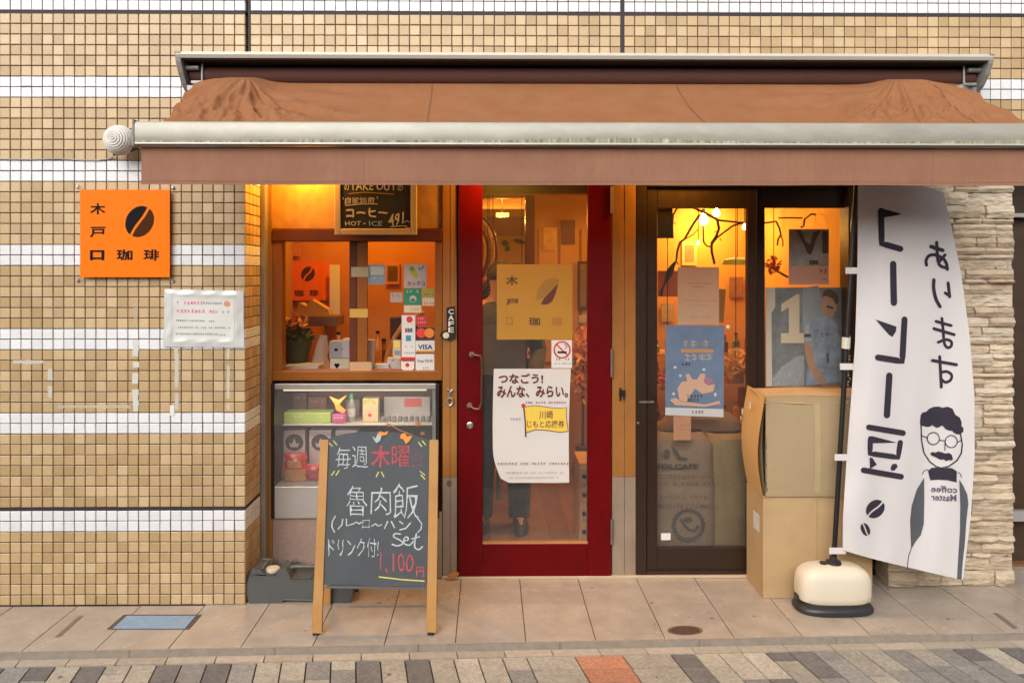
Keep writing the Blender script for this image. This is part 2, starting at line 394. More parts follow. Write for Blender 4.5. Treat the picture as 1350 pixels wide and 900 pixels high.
for pts, lab in (([(72, 839), (78, 839), (110, 811), (104, 811)], 'narrow grey groove cut into the porch tiles left of the blue cover'),
                 ([(1336, 828), (1342, 827), (1315, 807), (1309, 807.5)], 'narrow dark groove cut into the porch tiles by the stone pillar foot')):
    tag(on_ground(MB(), pts, .0016, .003).build('floor_groove', mat('groove', (.22, .165, .13), .8)), lab, 'groove')

# ------------------------------------------------------------------ tiled walls
PV = .0497; PH = .0503
XC = W(323.2, 600, 0).x                         # outer corner of the left pier
rowsZ = []                                       # (z0, kind)
z = 0.0
def addrows(n, kind):
    global z
    for i in range(n): rowsZ.append((z, kind)); z += PV
addrows(7, 't'); addrows(2, 'w'); J1 = z; z += .0150; addrows(7, 't')
for q in range(4): addrows(2, 'w'); addrows(6, 't')
addrows(2, 'w'); addrows(6, 't'); J2 = z; z += .014; addrows(2, 'w'); addrows(7, 't')
ZTOP = z
beige = [mat('tile_beige_'+n, col, .34, ns=120, na=.07, bs=60, bm=.0006, rand=.03, wn=(1.6, .14, .35)) for n, col in (('a', (.57, .40, .215)), ('b', (.525, .36, .185)), ('c', (.46, .315, .155)), ('d', (.61, .44, .25)), ('e', (.51, .35, .19)))]
white = [mat('tile_white_'+n, col, .26, ns=80, na=.03, rand=.03, bs=60, bm=.0005, wn=(1.6, .10, .35)) for n, col in (('a', (.80, .79, .79)), ('b', (.76, .75, .755)))]
TG = .0042
def tile_into(mb, x, z, mi, wv=PH, hv=PV, y=0., ax='x'):
    b = .0022; d = .006; j = TG/2; x0, x1, z0, z1 = x+j, x+wv-j, z+j, z+hv-j
    o = [(x0, d, z0), (x1, d, z0), (x1, d, z1), (x0, d, z1)]; m_ = [(x0, .0015, z0), (x1, .0015, z0), (x1, .0015, z1), (x0, .0015, z1)]; f_ = [(x0+b, 0, z0+b), (x1-b, 0, z0+b), (x1-b, 0, z1-b), (x0+b, 0, z1-b)]
    v = o+m_+f_
    if ax == 'x': v = [(p[0], p[1]+y, p[2]) for p in v]
    else: v = [(y-p[1], p[0], p[2]) for p in v]          # a face looking towards +X, x runs along Y
    fs = []
    for L in (0, 4):
        for i in range(4): a, c_ = L+i, L+(i+1) % 4; fs.append((a, c_, c_+4, a+4))
    fs.append((8, 9, 10, 11))
    mb.add(v, fs, mi)
share = {}
def tile_obj(parent, x, z, kind, mats, k):
    key = (kind, k)
    if key not in share:
        mb = MB(); tile_into(mb, 0, 0, 0); me = bpy.data.meshes.new(kind); me.from_pydata(mb.v, [], mb.f); me.materials.append(mats[k]); share[key] = me
    o = bpy.data.objects.new(kind, share[key]); COL.objects.link(o); o.parent = parent; o.location = Vector((x+random.uniform(-.0006, .0006), random.uniform(-.0005, .0005), z+random.uniform(-.0006, .0006)))-Vector(parent.location)
def tiled(parent, x0, n, rws, right_to_left, vis):
    """rows of tiles; vis(x,z) says which become single parts"""
    cnt = {'t': 0, 'w': 0}; mb = MB()
    for (z, kd) in rws:
        for i in range(n):
            x = x0-PH*(i+1) if right_to_left else x0+PH*i
            ms = beige if kd == 't' else white; k = random.choices(range(len(ms)), [5, 5, 4, 3, 4] if kd == 't' else [3, 2])[0]
            if vis(x, z) and cnt[kd] < 299: cnt[kd] += 1; tile_obj(parent, x, z, 'tile' if kd == 't' else 'white_tile', ms, k)
            else: tile_into(mb, x, z, k if kd == 't' else 5+k, y=random.uniform(-.0005, .0005))
    mb.build('tile_field', beige+white, parent, stuff=True)
pier = thing('tiled_pier', 'beige mosaic tiled pier with white tile bands and the orange square sign', 'wall', (XC, 0, 0))
DP = .235
mb = MB()
mb.box(-3.9, XC-.0055, .0052, DP, 0, J1); mb.box(-3.9, XC-.0055, .0052, DP, J1+.0145, J2); mb.box(-3.9, XC-.0055, .0052, DP, J2+.0145, ZTOP)
mb.build('grout_bed', M_mortar, pier)
M_joint = mat('joint_seal', (.03, .022, .025), .7)
MB().box(-3.9, XC-.001, .004, DP-.002, J1+.0003, J1+.0142).build('expansion_joint', M_joint, pier)
MB().box(-3.9, XC-.001, .004, DP-.002, J2+.0003, J2+.0142).build('expansion_joint', M_joint, pier)
tiled(pier, XC, 52, rowsZ, True, lambda x, z: x > W(-6, 400, 0).x and z < 2.9)
mb = MB()
for (z, kd) in rowsZ:
    for i in range(4):
        ms = beige if kd == 't' else white; k = random.randrange(len(ms)); tile_into(mb, .004+i*.057, z, k if kd == 't' else 5+k, wv=.057, y=XC, ax='y')
mb.build('return_tile', beige+white, pier, stuff=True)
XF0 = W(330, 30, 0).x
fascia = thing('tiled_fascia', 'strip of beige mosaic tiles running above the brown awning', 'wall', (XF0, 0, 2.25))
rf = [r for r in rowsZ if r[0] > 2.25]; zf = rf[0][0]
mb = MB(); mb.box(XF0, 4.4, .0052, .33, zf, J2); mb.box(XF0, 4.4, .0052, .33, J2+.0145, ZTOP); mb.build('grout_bed', M_mortar, fascia)
MB().box(XF0-.012, XF0-.0015, .004, .33, zf, ZTOP).build('expansion_joint', M_joint, fascia)
MB().box(XF0+.0, 4.4, .004, .328, J2+.0003, J2+.0142).build('expansion_joint', M_joint, fascia)
x2 = W(820.5, 40, 0).x
n1 = int((x2-XF0)/PH)
tiled(fascia, XF0, n1, rf, False, lambda x, z: False if z < W(800, 72, 0).z else (z < 2.9))
pit = MB()
MB().box(XF0+n1*PH-.001, x2+.007, .0035, .0075, zf, ZTOP).build('expansion_joint', M_joint, fascia)
sub = MB(); cn = 0
for (z, kd) in rf:
    for i in range(46):
        x = x2+.009+PH*i; ms = beige if kd == 't' else white; k = random.randrange(len(ms))
        if x < 2.62 and (z > W(800, 72, 0).z or x > 2.2) and z < 2.9 and cn < 150 and kd == 't': cn += 1; tile_obj(fascia, x, z, 'tile', ms, k)
        else: tile_into(sub, x, z, k if kd == 't' else 5+k)
sub.build('tile_field', beige+white, fascia, stuff=True)
MB().box(-1.4, 2.7, .0, .36, zf-.02, zf-.001).build('soffit', mat('soffit_panel', (.55, .40, .25), .7, ns=10, na=.1), fascia)

# ------------------------------------------------------------------ stacked-stone pillar
YP = .15
xs0, xs1 = W(1172, 700, YP).x, W(1339.5, 700, YP).x
pil = thing('stone_pillar', 'pillar clad in rough pale stacked ledge stones behind the white banner', 'pillar', ((xs0+xs1)/2, YP, 0))
MB().box(xs0+.025, xs1-.02, YP+.028, YP+.55, 0, zf-.02).build('core', mat('pillar_core', (.16, .12, .08), .9), pil)  # dark core colour stands in for shade in the gaps between stones
st = [mat('ledge_stone_'+n, col, .9, ns=22, na=.24, bs=38, bm=.020, rand=.14, col2=c2, ns2=9, na2=.6, stretch=(.6, 1, 1.6)) for n, col, c2 in (('a', (.68, .55, .40), (.52, .40, .27)), ('b', (.58, .445, .30), (.70, .58, .43)), ('c', (.74, .63, .49), (.60, .48, .34)), ('d', (.47, .355, .25), (.64, .51, .36)))]
r3 = random.Random(11)
def stone(x0, x1, z0, z1, proud, face='f', deep=.04):
    nu = max(2, min(6, int((x1-x0)/.028))); nv = 2; seed = r3.uniform(0, 99); mb = MB(); V = []
    for j in range(nv+1):
        for i in range(nu+1):
            u, v = i/nu, j/nv; ed = min(u, 1-u, .5)*2; ev = min(v, 1-v)*2
            d = proud*(.55+.45*min(1, 2.5*ed))*(.6+.4*ev)+.010*noise.noise(Vector((u*(x1-x0)*30, v*3, seed)))
            xx = x0+(x1-x0)*u+(.003*noise.noise(Vector((seed, v*4, 1))) if 0 < i < nu else 0); zz = z0+(z1-z0)*v+(.003*noise.noise(Vector((u*5, seed, 2))) if j in (0, nv) and 0 < i < nu else 0)
            V.append((xx, -d, zz))
    b = len(V); fs = []
    for j in range(nv):
        for i in range(nu): a = j*(nu+1)+i; fs.append((a, a+1, a+nu+2, a+nu+1))
    ring = list(range(nu+1))+[nu+(nu+1)*j for j in range(1, nv+1)]+[nv*(nu+1)+i for i in range(nu-1, -1, -1)]+[j*(nu+1) for j in range(nv-1, 0, -1)]
    V += [(V[i][0], deep, V[i][2]) for i in ring]
    for q in range(len(ring)):
        q2 = (q+1) % len(ring); fs.append((ring[q], b+q, b+q2, ring[q2]))
    if face == 'f': V = [(p[0], p[1]+YP+.028, p[2]) for p in V]
    elif face == 'l': V = [(xs0+.022+p[1], YP+.02+(x1-p[0]), p[2]) for p in V]
    else: V = [(xs1-.017-p[1], YP+.02+p[0], p[2]) for p in V]
    mb.add(V, fs); return mb.build('stone', r3.choice(st), pil, smooth=28)
z = 0.003
while z < zf-.05:
    h = r3.choice([.024, .030, .036, .042, .050, .065]) if z > .03 else .075
    h = min(h, zf-.022-z); x = xs0
    if h > .05 and r3.random() < .55 and z > .03: split = True
    else: split = False
    while x < xs1-.001:
        l = r3.uniform(.09, .26) if h < .06 else r3.uniform(.10, .2)
        if xs1-(x+l) < .07: l = xs1-x
        if split and r3.random() < .5:
            hh = h*r3.uniform(.4, .6); stone(x+.0008, x+l-.0008, z+.0006, z+hh-.0006, r3.uniform(.012, .034)); stone(x+.0008, x+l-.0008, z+hh+.0006, z+h-.0006, r3.uniform(.012, .034))
        else: stone(x+.0015, x+l-.0015, z+.0013, z+h-.0013, r3.uniform(.004, .046))
        x += l
    y = 0
    while y < .5:
        l = r3.uniform(.12, .25); l = min(l, .52-y)
        if l > .02:
            stone(y+.001, y+l-.001, z+.0006, z+h-.0006, r3.uniform(.010, .026), 'l')
        y += l
    z += h
# dark shopfront beyond the pillar
nb = thing('side_shutter', 'dark brown recessed shopfront just right of the stone pillar', 'shopfront', (xs1+.5, .45, 0))
MB().box(xs1-.02, 4.4, .46, .55, 0, zf-.02).build('panel', mat('side_brown', (.055, .03, .015), .6, ns=8, na=.3), nb)
MB().box(xs1+.0, 4.4, .40, .43, 1.60+(360-290)/260, 1.60+(360-282)/260-.01).build('rail', mat('side_rail', (.5, .47, .45), .4, .4), nb)
MB().box(xs1+.0, 4.4, .40, .43, .245, .30).build('rail', MATS['side_rail'], nb)
MB().box(4.38, 4.4, -.02, .6, 0, zf).build('jamb', MATS['side_brown'], nb)
# building body behind the facade, so it is solid from the side
bd = thing("building_body", 'plain upper body of the tiled building behind the shop facade', 'building', (0, 5.3, 0))
mb = MB(); mb.box(-3.9, 4.4, 5.35, 5.5, 0, ZTOP); mb.box(-3.9, -3.75, DP, 5.35, 0, ZTOP); mb.box(4.25, 4.4, .6, 5.35, 0, ZTOP); mb.box(-3.75, 4.25, .34, 5.35, 2.56, ZTOP)
mb.build('wall', mat('render_beige', (.45, .36, .25), .8, ns=5, na=.1), bd)

# ================================================================== AWNING
M_alu = mat('cream_aluminium', (.60, .56, .48), .38, .25, ns=6, na=.06, stretch=(.4, 8, 8))
M_bar = mat('weathered_bar', (.41, .385, .325), .42, .2, ns=9, na=.12, stretch=(.6, 6, 2), col2=(.37, .34, .28), ns2=14, na2=.6, wn=(5, .18, 2))
M_grime = mat('green_grime', (.20, .20, .11), .8, ns=30, na=.5, col2=(.50, .47, .38), ns2=22, na2=.25, stretch=(3, 1, .4))
M_cas = mat('cassette_grey', (.42, .41, .38), .45, .4, ns=14, na=.12)
M_dark = mat('cassette_inside', (.045, .025, .02), .7, ns=12, na=.3)
M_cloth = mat('awning_cloth', (.30, .122, .05), .85, ns=90, na=.12, bs=700, bm=.0005, col2=(.32, .145, .07), ns2=9, na2=.35, spec=.2, wn=(4, .13, 1))
M_val = mat('valance_cloth', (.315, .16, .098), .85, ns=60, na=.08, bs=700, bm=.0004, col2=(.30, .135, .085), ns2=5, na2=.4, spec=.2, stretch=(2.0, 1, .35), wn=(3, .10, .6))
aw = thing('awning', 'brown retractable fabric awning with a cream metal front bar over the shop front', 'awning', (.4, 0, 2.4))
CX0, CX1 = W(233, 90, -.2).x, W(1308, 90, -.2).x
ZT = 2.562
def hood(X):     # rounded top slab
    return [(X, -.205, ZT-.032), (X, -.212, ZT-.018), (X, -.205, ZT-.004), (X, -.19, ZT), (X, -.004, ZT+.012), (X, -.004, ZT-.028)]
MB().prism(hood(CX0), (CX1-CX0, 0, 0)).build('hood', M_alu, aw, smooth=True)
MB().box(CX0+.02, CX1-.02, -.022, -.006, 2.36, ZT-.038).build('back_plate', M_dark, aw)
MB().box(CX0+.02, CX1-.02, -.198, -.023, ZT-.038, ZT-.0335).build('hood_shade_panel', mat('hood_shade_black', (.015, .011, .010), .8), aw)  # dark panel added under the hood, its colour standing in for shade
for s, X in ((1, CX0), (-1, CX1)):
    prof = [(-.212, ZT-.006), (-.200, ZT-.045), (-.175, ZT-.09), (-.14, ZT-.13), (-.10, ZT-.155), (-.05, ZT-.165), (-.023, ZT-.165), (-.023, ZT-.004), (-.19, ZT+.002)]
    MB().prism([(X-s*.004, y, z) for y, z in prof], (s*.022, 0, 0)).build('end_plate', M_cas, aw, bevel=.002)
    mb = MB(); xx = X+s*.05
    mb.box(xx-.012, xx+.012, -.12, -.025, 2.40, 2.52).tube([(xx-.03*s, -.15, 2.50), (xx+.03*s, -.15, 2.50)], .012).box(min(xx, xx+s*.06), max(xx, xx+s*.06), -.17, -.10, 2.425, 2.438).tube([(xx+.04*s, -.14, 2.53), (xx+.04*s, -.14, 2.44)], .006).box(xx-.03, xx+.02, -.14, -.11, 2.40, 2.425)
    mb.build('arm_bracket', mat('bracket_metal', (.30, .29, .28), .45, .6, ns=30, na=.2), aw, bevel=.002)
MB().tube([(CX0+.03, -.095, 2.478), (CX1-.03, -.095, 2.478)], .042, 20).build('roller', mat('roller_cloth', (.085, .03, .02), .85, ns=20, na=.12), aw, smooth=True)
BX0 = W(177.5, 175, -.6).x; BX1 = CX1+(CX0-BX0)+.03
FX0, FX1 = BX0+.085, BX1-.085
PKL, PKR = W(318, 110, -.3).x, W(1200, 110, -.3).x
def cloth(u, v):
    X = FX0+(FX1-FX0)*u
    xt = CX0+.085+(CX1-CX0-.17)*u; X = xt+(X-xt)*v
    y = -.118-.460*v; z = 2.440-.285*v
    z -= .030*math.sin(PI*v)*(1-.5*v)
    for Xc, sg in ((PKL, 1), (PKR, -1)):
        dx = (X-Xc)*sg; wdt = .12 if dx < 0 else .085
        h = math.exp(-(dx/wdt)**2) if dx > 0 else math.exp(-abs(dx/.27)**3.2)
        pv = math.exp(-((v-.30)/.30)**2)
        z += .074*h*pv
        z += .024*math.exp(-((dx+.02)/.32)**2)*math.exp(-((v-.55)/.3)**2)
        a = math.atan2(v-.18, dx*2.2); rr = math.hypot(dx*1.6, (v-.15))
        amp = .010*math.exp(-((rr-.5)/.38)**2)*min(1, v*4)*min(1, (1-v)*7)
        z += amp*(math.sin(a*17+noise.noise(Vector((X*4, v*4, 3)))*3)+.6*math.sin(a*29+X*9))
        cr = math.exp(-((dx)/.30)**2)*math.exp(-((v-.72)/.22)**2)
        z += cr*.024*(noise.noise(Vector((X*26, v*8, 5)))+.6*noise.noise(Vector((X*60, v*18, 8)))+ (1-abs(noise.noise(Vector((X*14+v*6, v*9, 1))))*3)*.35)
    z += .0022*noise.noise(Vector((X*2.2, v*9, 7)))*math.sin(PI*v)+.0012*math.sin(X*5+v*14)*math.sin(PI*v)
    return (X, y, z)
MB().grid(cloth, 640, 72).build('canopy', M_cloth, aw, smooth=180)
for us in (.30, .62, .93):
    MB().grid(lambda u, v: Vector(cloth(us-.0008+.0016*u, v))+Vector((0, -.0012, .0012)), 1, 40).build('canopy_seam', mat('seam_dark', (.20, .08, .04), .9), aw)
# front bar: extruded profile
zb0, zb1 = 2.072, 2.168
prof = [(-.600, zb0+.006), (-.603, zb0+.014), (-.603, zb1-.014), (-.598, zb1-.004), (-.588, zb1), (-.56, zb1+.003), (-.535, zb1), (-.530, zb0+.004), (-.596, zb0)]
fbar = MB().prism([(BX0, y, z) for y, z in prof], (BX1-BX0, 0, 0)).build('front_bar', M_bar, aw, smooth=30)
MB().box(BX0+.002, BX1-.002, -.6065, -.6005, zb0+.004, zb0+.011).build('drip_edge', M_alu, fbar, bevel=.001)
# grime: a thin uneven crust along the lower edge
mb = MB(); N = 700; rg = random.Random(5); top = []; Lg = BX1-BX0
for i in range(N+1):
    X = BX0+.004+(Lg-.008)*i/N; d = .006+.010*max(0, .35+noise.noise(Vector((X*1.1, 1, 0)))*1.6)*(.5+.5*max(0, noise.noise(Vector((X*45, 2, 0)))+.4)*2)
    top.append((X, min(.035, d)))
b = len(mb.v); zl = zb0+.012
for X, d in top: mb.v += [Vector((X, -.6036, zl)), Vector((X, -.6036, zl+d))]
for i in range(N): mb.f.append((2*i, 2*i+2, 2*i+3, 2*i+1)); mb.m.append(0)
mb.build('grime_crust', M_grime, fbar)
for X in (BX0-.004, BX1+.004):
    MB().box(X-.004, X+.004, -.607, -.528, zb0-.003, zb1+.005).build('bar_end_cap', mat('end_cap', (.22, .21, .20), .5, ns=10, na=.1), aw, bevel=.002)
# valance
VX0, VX1 = BX0+.014, BX1-.014; vz = 1.922
def val(u, v):
    X = VX0+(VX1-VX0)*u; z = zb0-.001-(zb0-vz)*v
    y = -.572+.005*v*math.sin(X*7+1)+.004*v*noise.noise(Vector((X*3, v*2, 4)))+.0018*v*math.sin(X*23)
    z += .003*v*noise.noise(Vector((X*1.7, 9, 0)))
    return (X, y, z)
valo = MB().sheet(val, 260, 10, .0012).build('valance', M_val, aw, smooth=True)
mb = MB()
mb.sheet(lambda u, v: (val(u, .93)[0], val(u, .93)[1]-.0012, vz+.0115+.003*v-.0), 260, 1, .001)
mb.build('hem_seam', mat('hem_thread', (.27, .125, .08), .9), valo)
for px_ in (480, 780, 981, 1230):
    Xs = W(px_, 220, -.57).x; MB().sheet(lambda u, v: (Xs-.0012+.0024*u, val((Xs-VX0)/(VX1-VX0), v)[1]-.001, zb0-.002-(zb0-vz-.003)*v), 1, 6, .0008).build('seam', MATS['hem_thread'], valo)
for s, Xc, Xe in ((1, PKL, CX0), (-1, PKR, CX1)):
    mb = MB(); e = (Xc, -.27, 2.30); mb.tube([(Xe+s*.08, -.14, 2.43), e], .016).tube([e, (Xe+s*.45+.0, -.54, 2.13)], .014).lathe([(.022, -.02), (.022, .02)], e)
    mb.build('folding_arm', M_cas, aw, smooth=True)
# ribbed globe and cable on the wall
gl = thing('ribbed_globe', 'ribbed white plastic globe fixed to the wall at the left end of the awning bar', 'globe', W(158, 185, -.10))
gc = W(157.5, 185, -.10); R_ = .0655
pr = []
for i in range(37):
    a = PI*i/36; rr = R_*math.sin(a)*(1+.0*i); bump = .0035*(i % 2); pr.append((max(rr+bump*math.sin(a), .0005), -(R_+bump)*math.cos(a)))
MB().lathe(pr, gc, 40, 'Y').build('shade', mat('globe_white', (.62, .59, .53), .45, ns=40, na=.14), gl, smooth=30)
MB().tube([gc+Vector((0, R_*.9, 0)), gc+Vector((0, .099, 0))], .02).build('mount', M_cas, gl)
a, b_ = W(150, 203, -.05), W(181, 195, -.10)
MB().tube([a, W(163, 203, -.06), b_], .007).build('lead', mat('black_rubber', (.02, .02, .02), .6), gl, smooth=True)
mb = MB(); pts = [W(x, y, -.004) for x, y in ((-120, 211), (0, 210), (40, 210.5), (76, 209.5), (100, 211), (130, 211.5), (146, 209))]+[W(152, 204, -.03)]
tag(mb.tube(pts, .0032, 6).build('cable', mat('cable_grey', (.32, .29, .27), .6), smooth=True), 'thin grey cable clipped along the tiled wall to the ribbed globe', 'cable')

# the low row of houses across the street: behind the camera, it shows in the glass
for i, (x0, x1, h, colr, lab) in enumerate(((-9.5, -3.1, 3.5, (.34, .30, .26), 'plain grey brown house across the street mirrored in the left glass'), (-3.0, 3.6, 3.1, (.42, .36, .30), 'plain tan house across the street mirrored in the door glass'), (3.7, 10, 3.6, (.28, .27, .26), 'plain dark grey house across the street mirrored in the right glass'))):
    t = thing('opposite_house', lab, 'house', ((x0+x1)/2, -9.5, -.07)); YO = -9.2
    MB().box(x0, x1, YO-3, YO, -.07, h).build('wall', mat('opposite_wall_%d' % i, colr, .8, ns=3, na=.15), t)
    MB().box(x0-.1, x1+.1, YO-3.1, YO+.25, h+.001, h+.14).build('roof_edge', mat('opposite_trim', (.08, .075, .07), .6), t)
    for k in range(3):
        xa = x0+.5+k*(x1-x0-.6)/3
        f_ = MB().box(xa, xa+1.2, YO+.001, YO+.05, .9, 2.2).build('window', MATS['opposite_trim'], t); MB().box(xa+.06, xa+1.14, YO+.051, YO+.06, .96, 2.14).build('pane', mat('opposite_pane', (.05, .055, .06), .15), f_)
# ================================================================== SHOP FRONT
YD = .29
WARM = (1.0, .44, .07)
M_wood = wood('door_wood', (.42, .18, .045), (.31, .12, .03))
M_woodg = wood('weathered_wood', (.38, .29, .215), (.24, .165, .115), bump=.0015)
M_woodd = wood('red_brown_wood', (.16, .045, .018), (.11, .03, .014), rough=.4)
M_woodl = wood('sash_wood', (.33, .115, .018), (.24, .075, .012), rough=.4)
M_woodh = wood('plank_wood_h', (.42, .24, .11), (.33, .17, .075), scale=(1.2, 6, 30))
M_osb = mat('chip_board', (.52, .25, .06), .6, ns=14, na=.10, bs=30, bm=.0008, col2=(.38, .18, .06), ns2=26, na2=.25, stretch=(1, 1, .6))
M_glass = glass_mat('clear_glass'); M_glassd = glass_mat('hazy_door_glass', film=.03); M_glass2 = glass_mat('dusty_glass', film=.02, ior=1.35); M_glass3 = glass_mat('case_glass', film=.07)  # case film is a painted grey haze standing in for street reflections
M_dkf = mat('dark_bronze_frame', (.038, .020, .012), .38, .3, ns=20, na=.12)
M_red = mat('red_door_paint', (.135, .0012, .003), .42, ns=12, na=.06, bs=160, bm=.0003, spec=.15, wn=(9, .25, .5))
M_steel = mat('brushed_steel', (.55, .52, .48), .35, .9, ns=40, na=.1)
M_steeld = mat('dull_steel', (.28, .24, .20), .45, .8, ns=40, na=.15)
M_white = mat('white_print', (.74, .73, .70), .6); M_black = mat('black_print', (.012, .010, .011), .7, spec=.08)
M_paper = mat('white_paper', (.74, .72, .68), .7, ns=4, na=.03)
M_pinkp = mat('pink_print', (.75, .10, .22), .6); M_redp = mat('red_print', (.62, .03, .03), .5); M_grayp = mat('gray_print', (.16, .15, .15), .6)
M_orange = mat('orange_sign', (.86, .175, .0), .5, ns=3, na=.02, spec=.15)
M_brownp = mat('brown_print', (.085, .030, .006), .6, spec=.1); M_bluep = mat('blue_print', (.03, .16, .45), .5); M_greenp = mat('green_print', (.02, .20, .10), .5)
M_yelp = mat('yellow_print', (.80, .55, .08), .5); M_cream = mat('cream_print', (.72, .60, .42), .6)
M_mar = mat('maroon_print', (.12, .012, .02), .6)
# metal strip and wooden trim where the pier ends
tag(MB().box(W(342.5, 500, .25).x, W(350.5, 500, .25).x, .238, .30, 0, 2.24).build('metal_post', mat('trim_grey', (.36, .31, .28), .45, .5, ns=10, na=.12, stretch=(5, 5, .5)), bevel=.003), 'slim grey metal post between the tiled pier and the wooden window', 'post')
def wpost(x0, x1, lab):
    t = thing('wooden_post', lab, 'post', W((x0+x1)/2, 764, YD), 'wooden posts beside the red door')
    a, b = W(x0, 500, YD).x, W(x1, 500, YD).x
    m_ = (a+b)/2; zs = .52
    for i, (p, q) in enumerate(((a, a+(b-a)*.52), (a+(b-a)*.52+.0012, b))):
        MB().box(p, q, YD-.002*i, YD+.10, zs+.0, 2.24).build('plank', M_wood, t, bevel=.002)
        MB().box(p, q, YD-.002*i, YD+.10, 0.012, zs-.0015).build('foot_plank', M_woodg, t, bevel=.002)
    return t
wp1 = wpost(583.5, 602.5, 'narrow wooden post between the shop window and the red door')
wp2 = wpost(807, 838, 'wide wooden post between the red door and the dark sliding door')
# small hardware on the posts
t = thing('cafe_sign', 'small cast metal sign reading CAFE with a round face on the left wooden post', 'sign', W(594, 447, YD-.02))
fp = onY(YD-.014); 
MB().prism([fp(x, y)+Vector((0, .001, 0)) for x, y in ((589, 406), (599, 404), (601, 438), (600, 446), (592, 449), (583, 446), (580, 442), (583, 437), (589, 435))], (0, .010, 0)).build('plate', mat('iron_black', (.03, .022, .02), .5, .5, ns=40, na=.2), t, bevel=.0015)
mb = MB()
for i, ch in enumerate('CAFE'): mb.text(ch, 591, 407.5+8*i, 598.3, 414+8*i, fp, bold=.02)
mb.build('lettering', M_white, t); MB().disc(588, 442, 4.2, 4.2, fp).build('round_face', M_cream, t)
t = thing('rope_cleat', 'small pale metal cleat screwed to the left wooden post beside the display case', 'cleat', W(593, 535, YD-.02))
mb = MB(); q = lambda x, y, d=.012: W(x, y, YD-d)
mb.tube([q(589, 512), q(593, 515), q(592, 522), q(594, 526)], .0055, 8).tube([W(593+4*math.cos(a), 529+5*math.sin(a), YD-.012) for a in [2*PI*k/12 for k in range(13)]], .005, 8).tube([q(597, 513), q(592, 518)], .005, 8)
mb.build('hook', M_steel, t, smooth=True)
for (x, y, s, lab) in ((820, 519, 1, 'small dark metal bracket on the wide post right of the red door'), ):
    mb = MB(); mb.tube([W(x-2, y-8, YD-.01), W(x-2, y+9, YD-.01)], .005).box(W(x-4, y, YD).x, W(x+4, y, YD).x, YD-.012, YD-.001, W(x, y+3, YD).z, W(x, y-5, YD).z).tube([W(x+3, y-5, YD-.012), W(x+3, y+8, YD-.012)], .004)
    tag(mb.build('bracket', mat('iron_black', (.03,)*3), bevel=.001), lab, 'bracket')
tag(MB().disc(592, 637, 3.4, 4, onY(YD-.0035)).build('knot', mat('knot_dark', (.13, .08, .05), .7), None), 'dark round wood knot low on the left wooden post', 'knot')

# ---- wooden window with two sashes
YW = .315
win = thing('shop_window', 'wooden framed sliding shop window above the glass display case', 'window', W(470, 503, YW))
pbox(MB(), 351, 200, 358.5, 762, YD, .10).build('trim', wood('trim_orange', (.42, .19, .05), (.32, .13, .03)), win, bevel=.002)
pbox(MB(), 358.5, 190, 583, 301.5, YD+.012, .03).build('head_board', M_osb, win, bevel=.002)
pbox(MB(), 358.5, 301.7, 583, 318, YD-.004, .08).build('head_rail', M_woodd, win, bevel=.003)
pbox(MB(), 358.5, 318.2, 371.5, 489, YD, .08).build('frame_stile', M_woodl, win, bevel=.003)
pbox(MB(), 573.5, 318.2, 583, 489, YD, .08).build('frame_stile', M_woodl, win, bevel=.003)
pbox(MB(), 358.5, 489.2, 583, 501.5, YD-.006, .10).build('sill', M_woodl, win, bevel=.003)
pbox(MB(), 460.5, 318.2, 470.5, 489, YW+.012, .03).build('meeting_stile', M_woodd, win, bevel=.002)
pbox(MB(), 470.8, 318.2, 484, 489, YW, .03).build('meeting_stile', M_woodl, win, bevel=.002)
pbox(MB(), 371.7, 317.8, 460.3, 488.8, YW+.027, .004).build('pane', M_glass, win)
pbox(MB(), 484.2, 317.8, 573.3, 488.8, YW+.012, .004).build('pane', M_glass, win)
for x0, y0, x1, y1, cc in ((463, 352, 486, 365, (.36, .33, .24)), (461, 407, 485, 418.5, (.58, .36, .07)), (461, 477, 490, 489, (.50, .33, .17))):
    pbox(MB(), x0, y0, x1, y1, YW-.0012, .001).build('tape', mat('tape_%d' % y0, cc, .6, ns=20, na=.06), win)
# stickers on the right-hand pane
YS = YW+.0105
def sticker(x0, y0, x1, y1, m, lab, prints=(), cat='sticker'):
    t = thing('sticker', lab, cat, W((x0+x1)/2, y1, YS), 'stickers on the shop window')
    pbox(MB(), x0, y0, x1, y1, YS, .0008).build('card', m, t)
    f = onY(YS-.0006)
    for fnp, mm, nm in prints:
        mb = MB(); fnp(mb, f); mb.build(nm, mm, t)
    return t
mg = mat('mauve_card', (.50, .43, .42), .5)
sticker(532.5, 348, 562, 379.5, mg, 'mauve square sticker with a yellow green leaf above four black characters', (
    (lambda m, f: m.disc(545.5, 359, 4.2, 8.5, f, rot=-.55).disc(543, 354, 3, 3.5, f), mat('leaf_print', (.38, .40, .05), .5), 'leaf_print'),
    (lambda m, f: m.text('カッテコ', 537, 371, 560, 377, f, bold=.02).stroke([(552, 352), (553.5, 357)], .9, f).stroke([(555, 355), (559, 350)], .9, f), M_black, 'lettering')))
sticker(532.5, 380, 555.5, 402, mat('green_card', (.02, .25, .13), .5), 'dark green sticker with a round face under the mauve leaf sticker', (
    (lambda m, f: m.scrib(536, 552, 384, 4, f, seed=4).disc(544.5, 394, 4.6, 4.6, f), mat('mint_print', (.48, .55, .45), .5), 'face_print'),
    (lambda m, f: m.disc(544.5, 395.5, 2.6, 2.8, f), mat('peach_print', (.75, .40, .22), .5), 'face_print')))
sticker(557, 380, 572.5, 392, mat('olive_card', (.42, .36, .04), .5), 'small olive yellow sticker right of the green face sticker', ((lambda m, f: m.scrib(559, 571, 388, 2.5, f), M_mar, 'lettering'),))
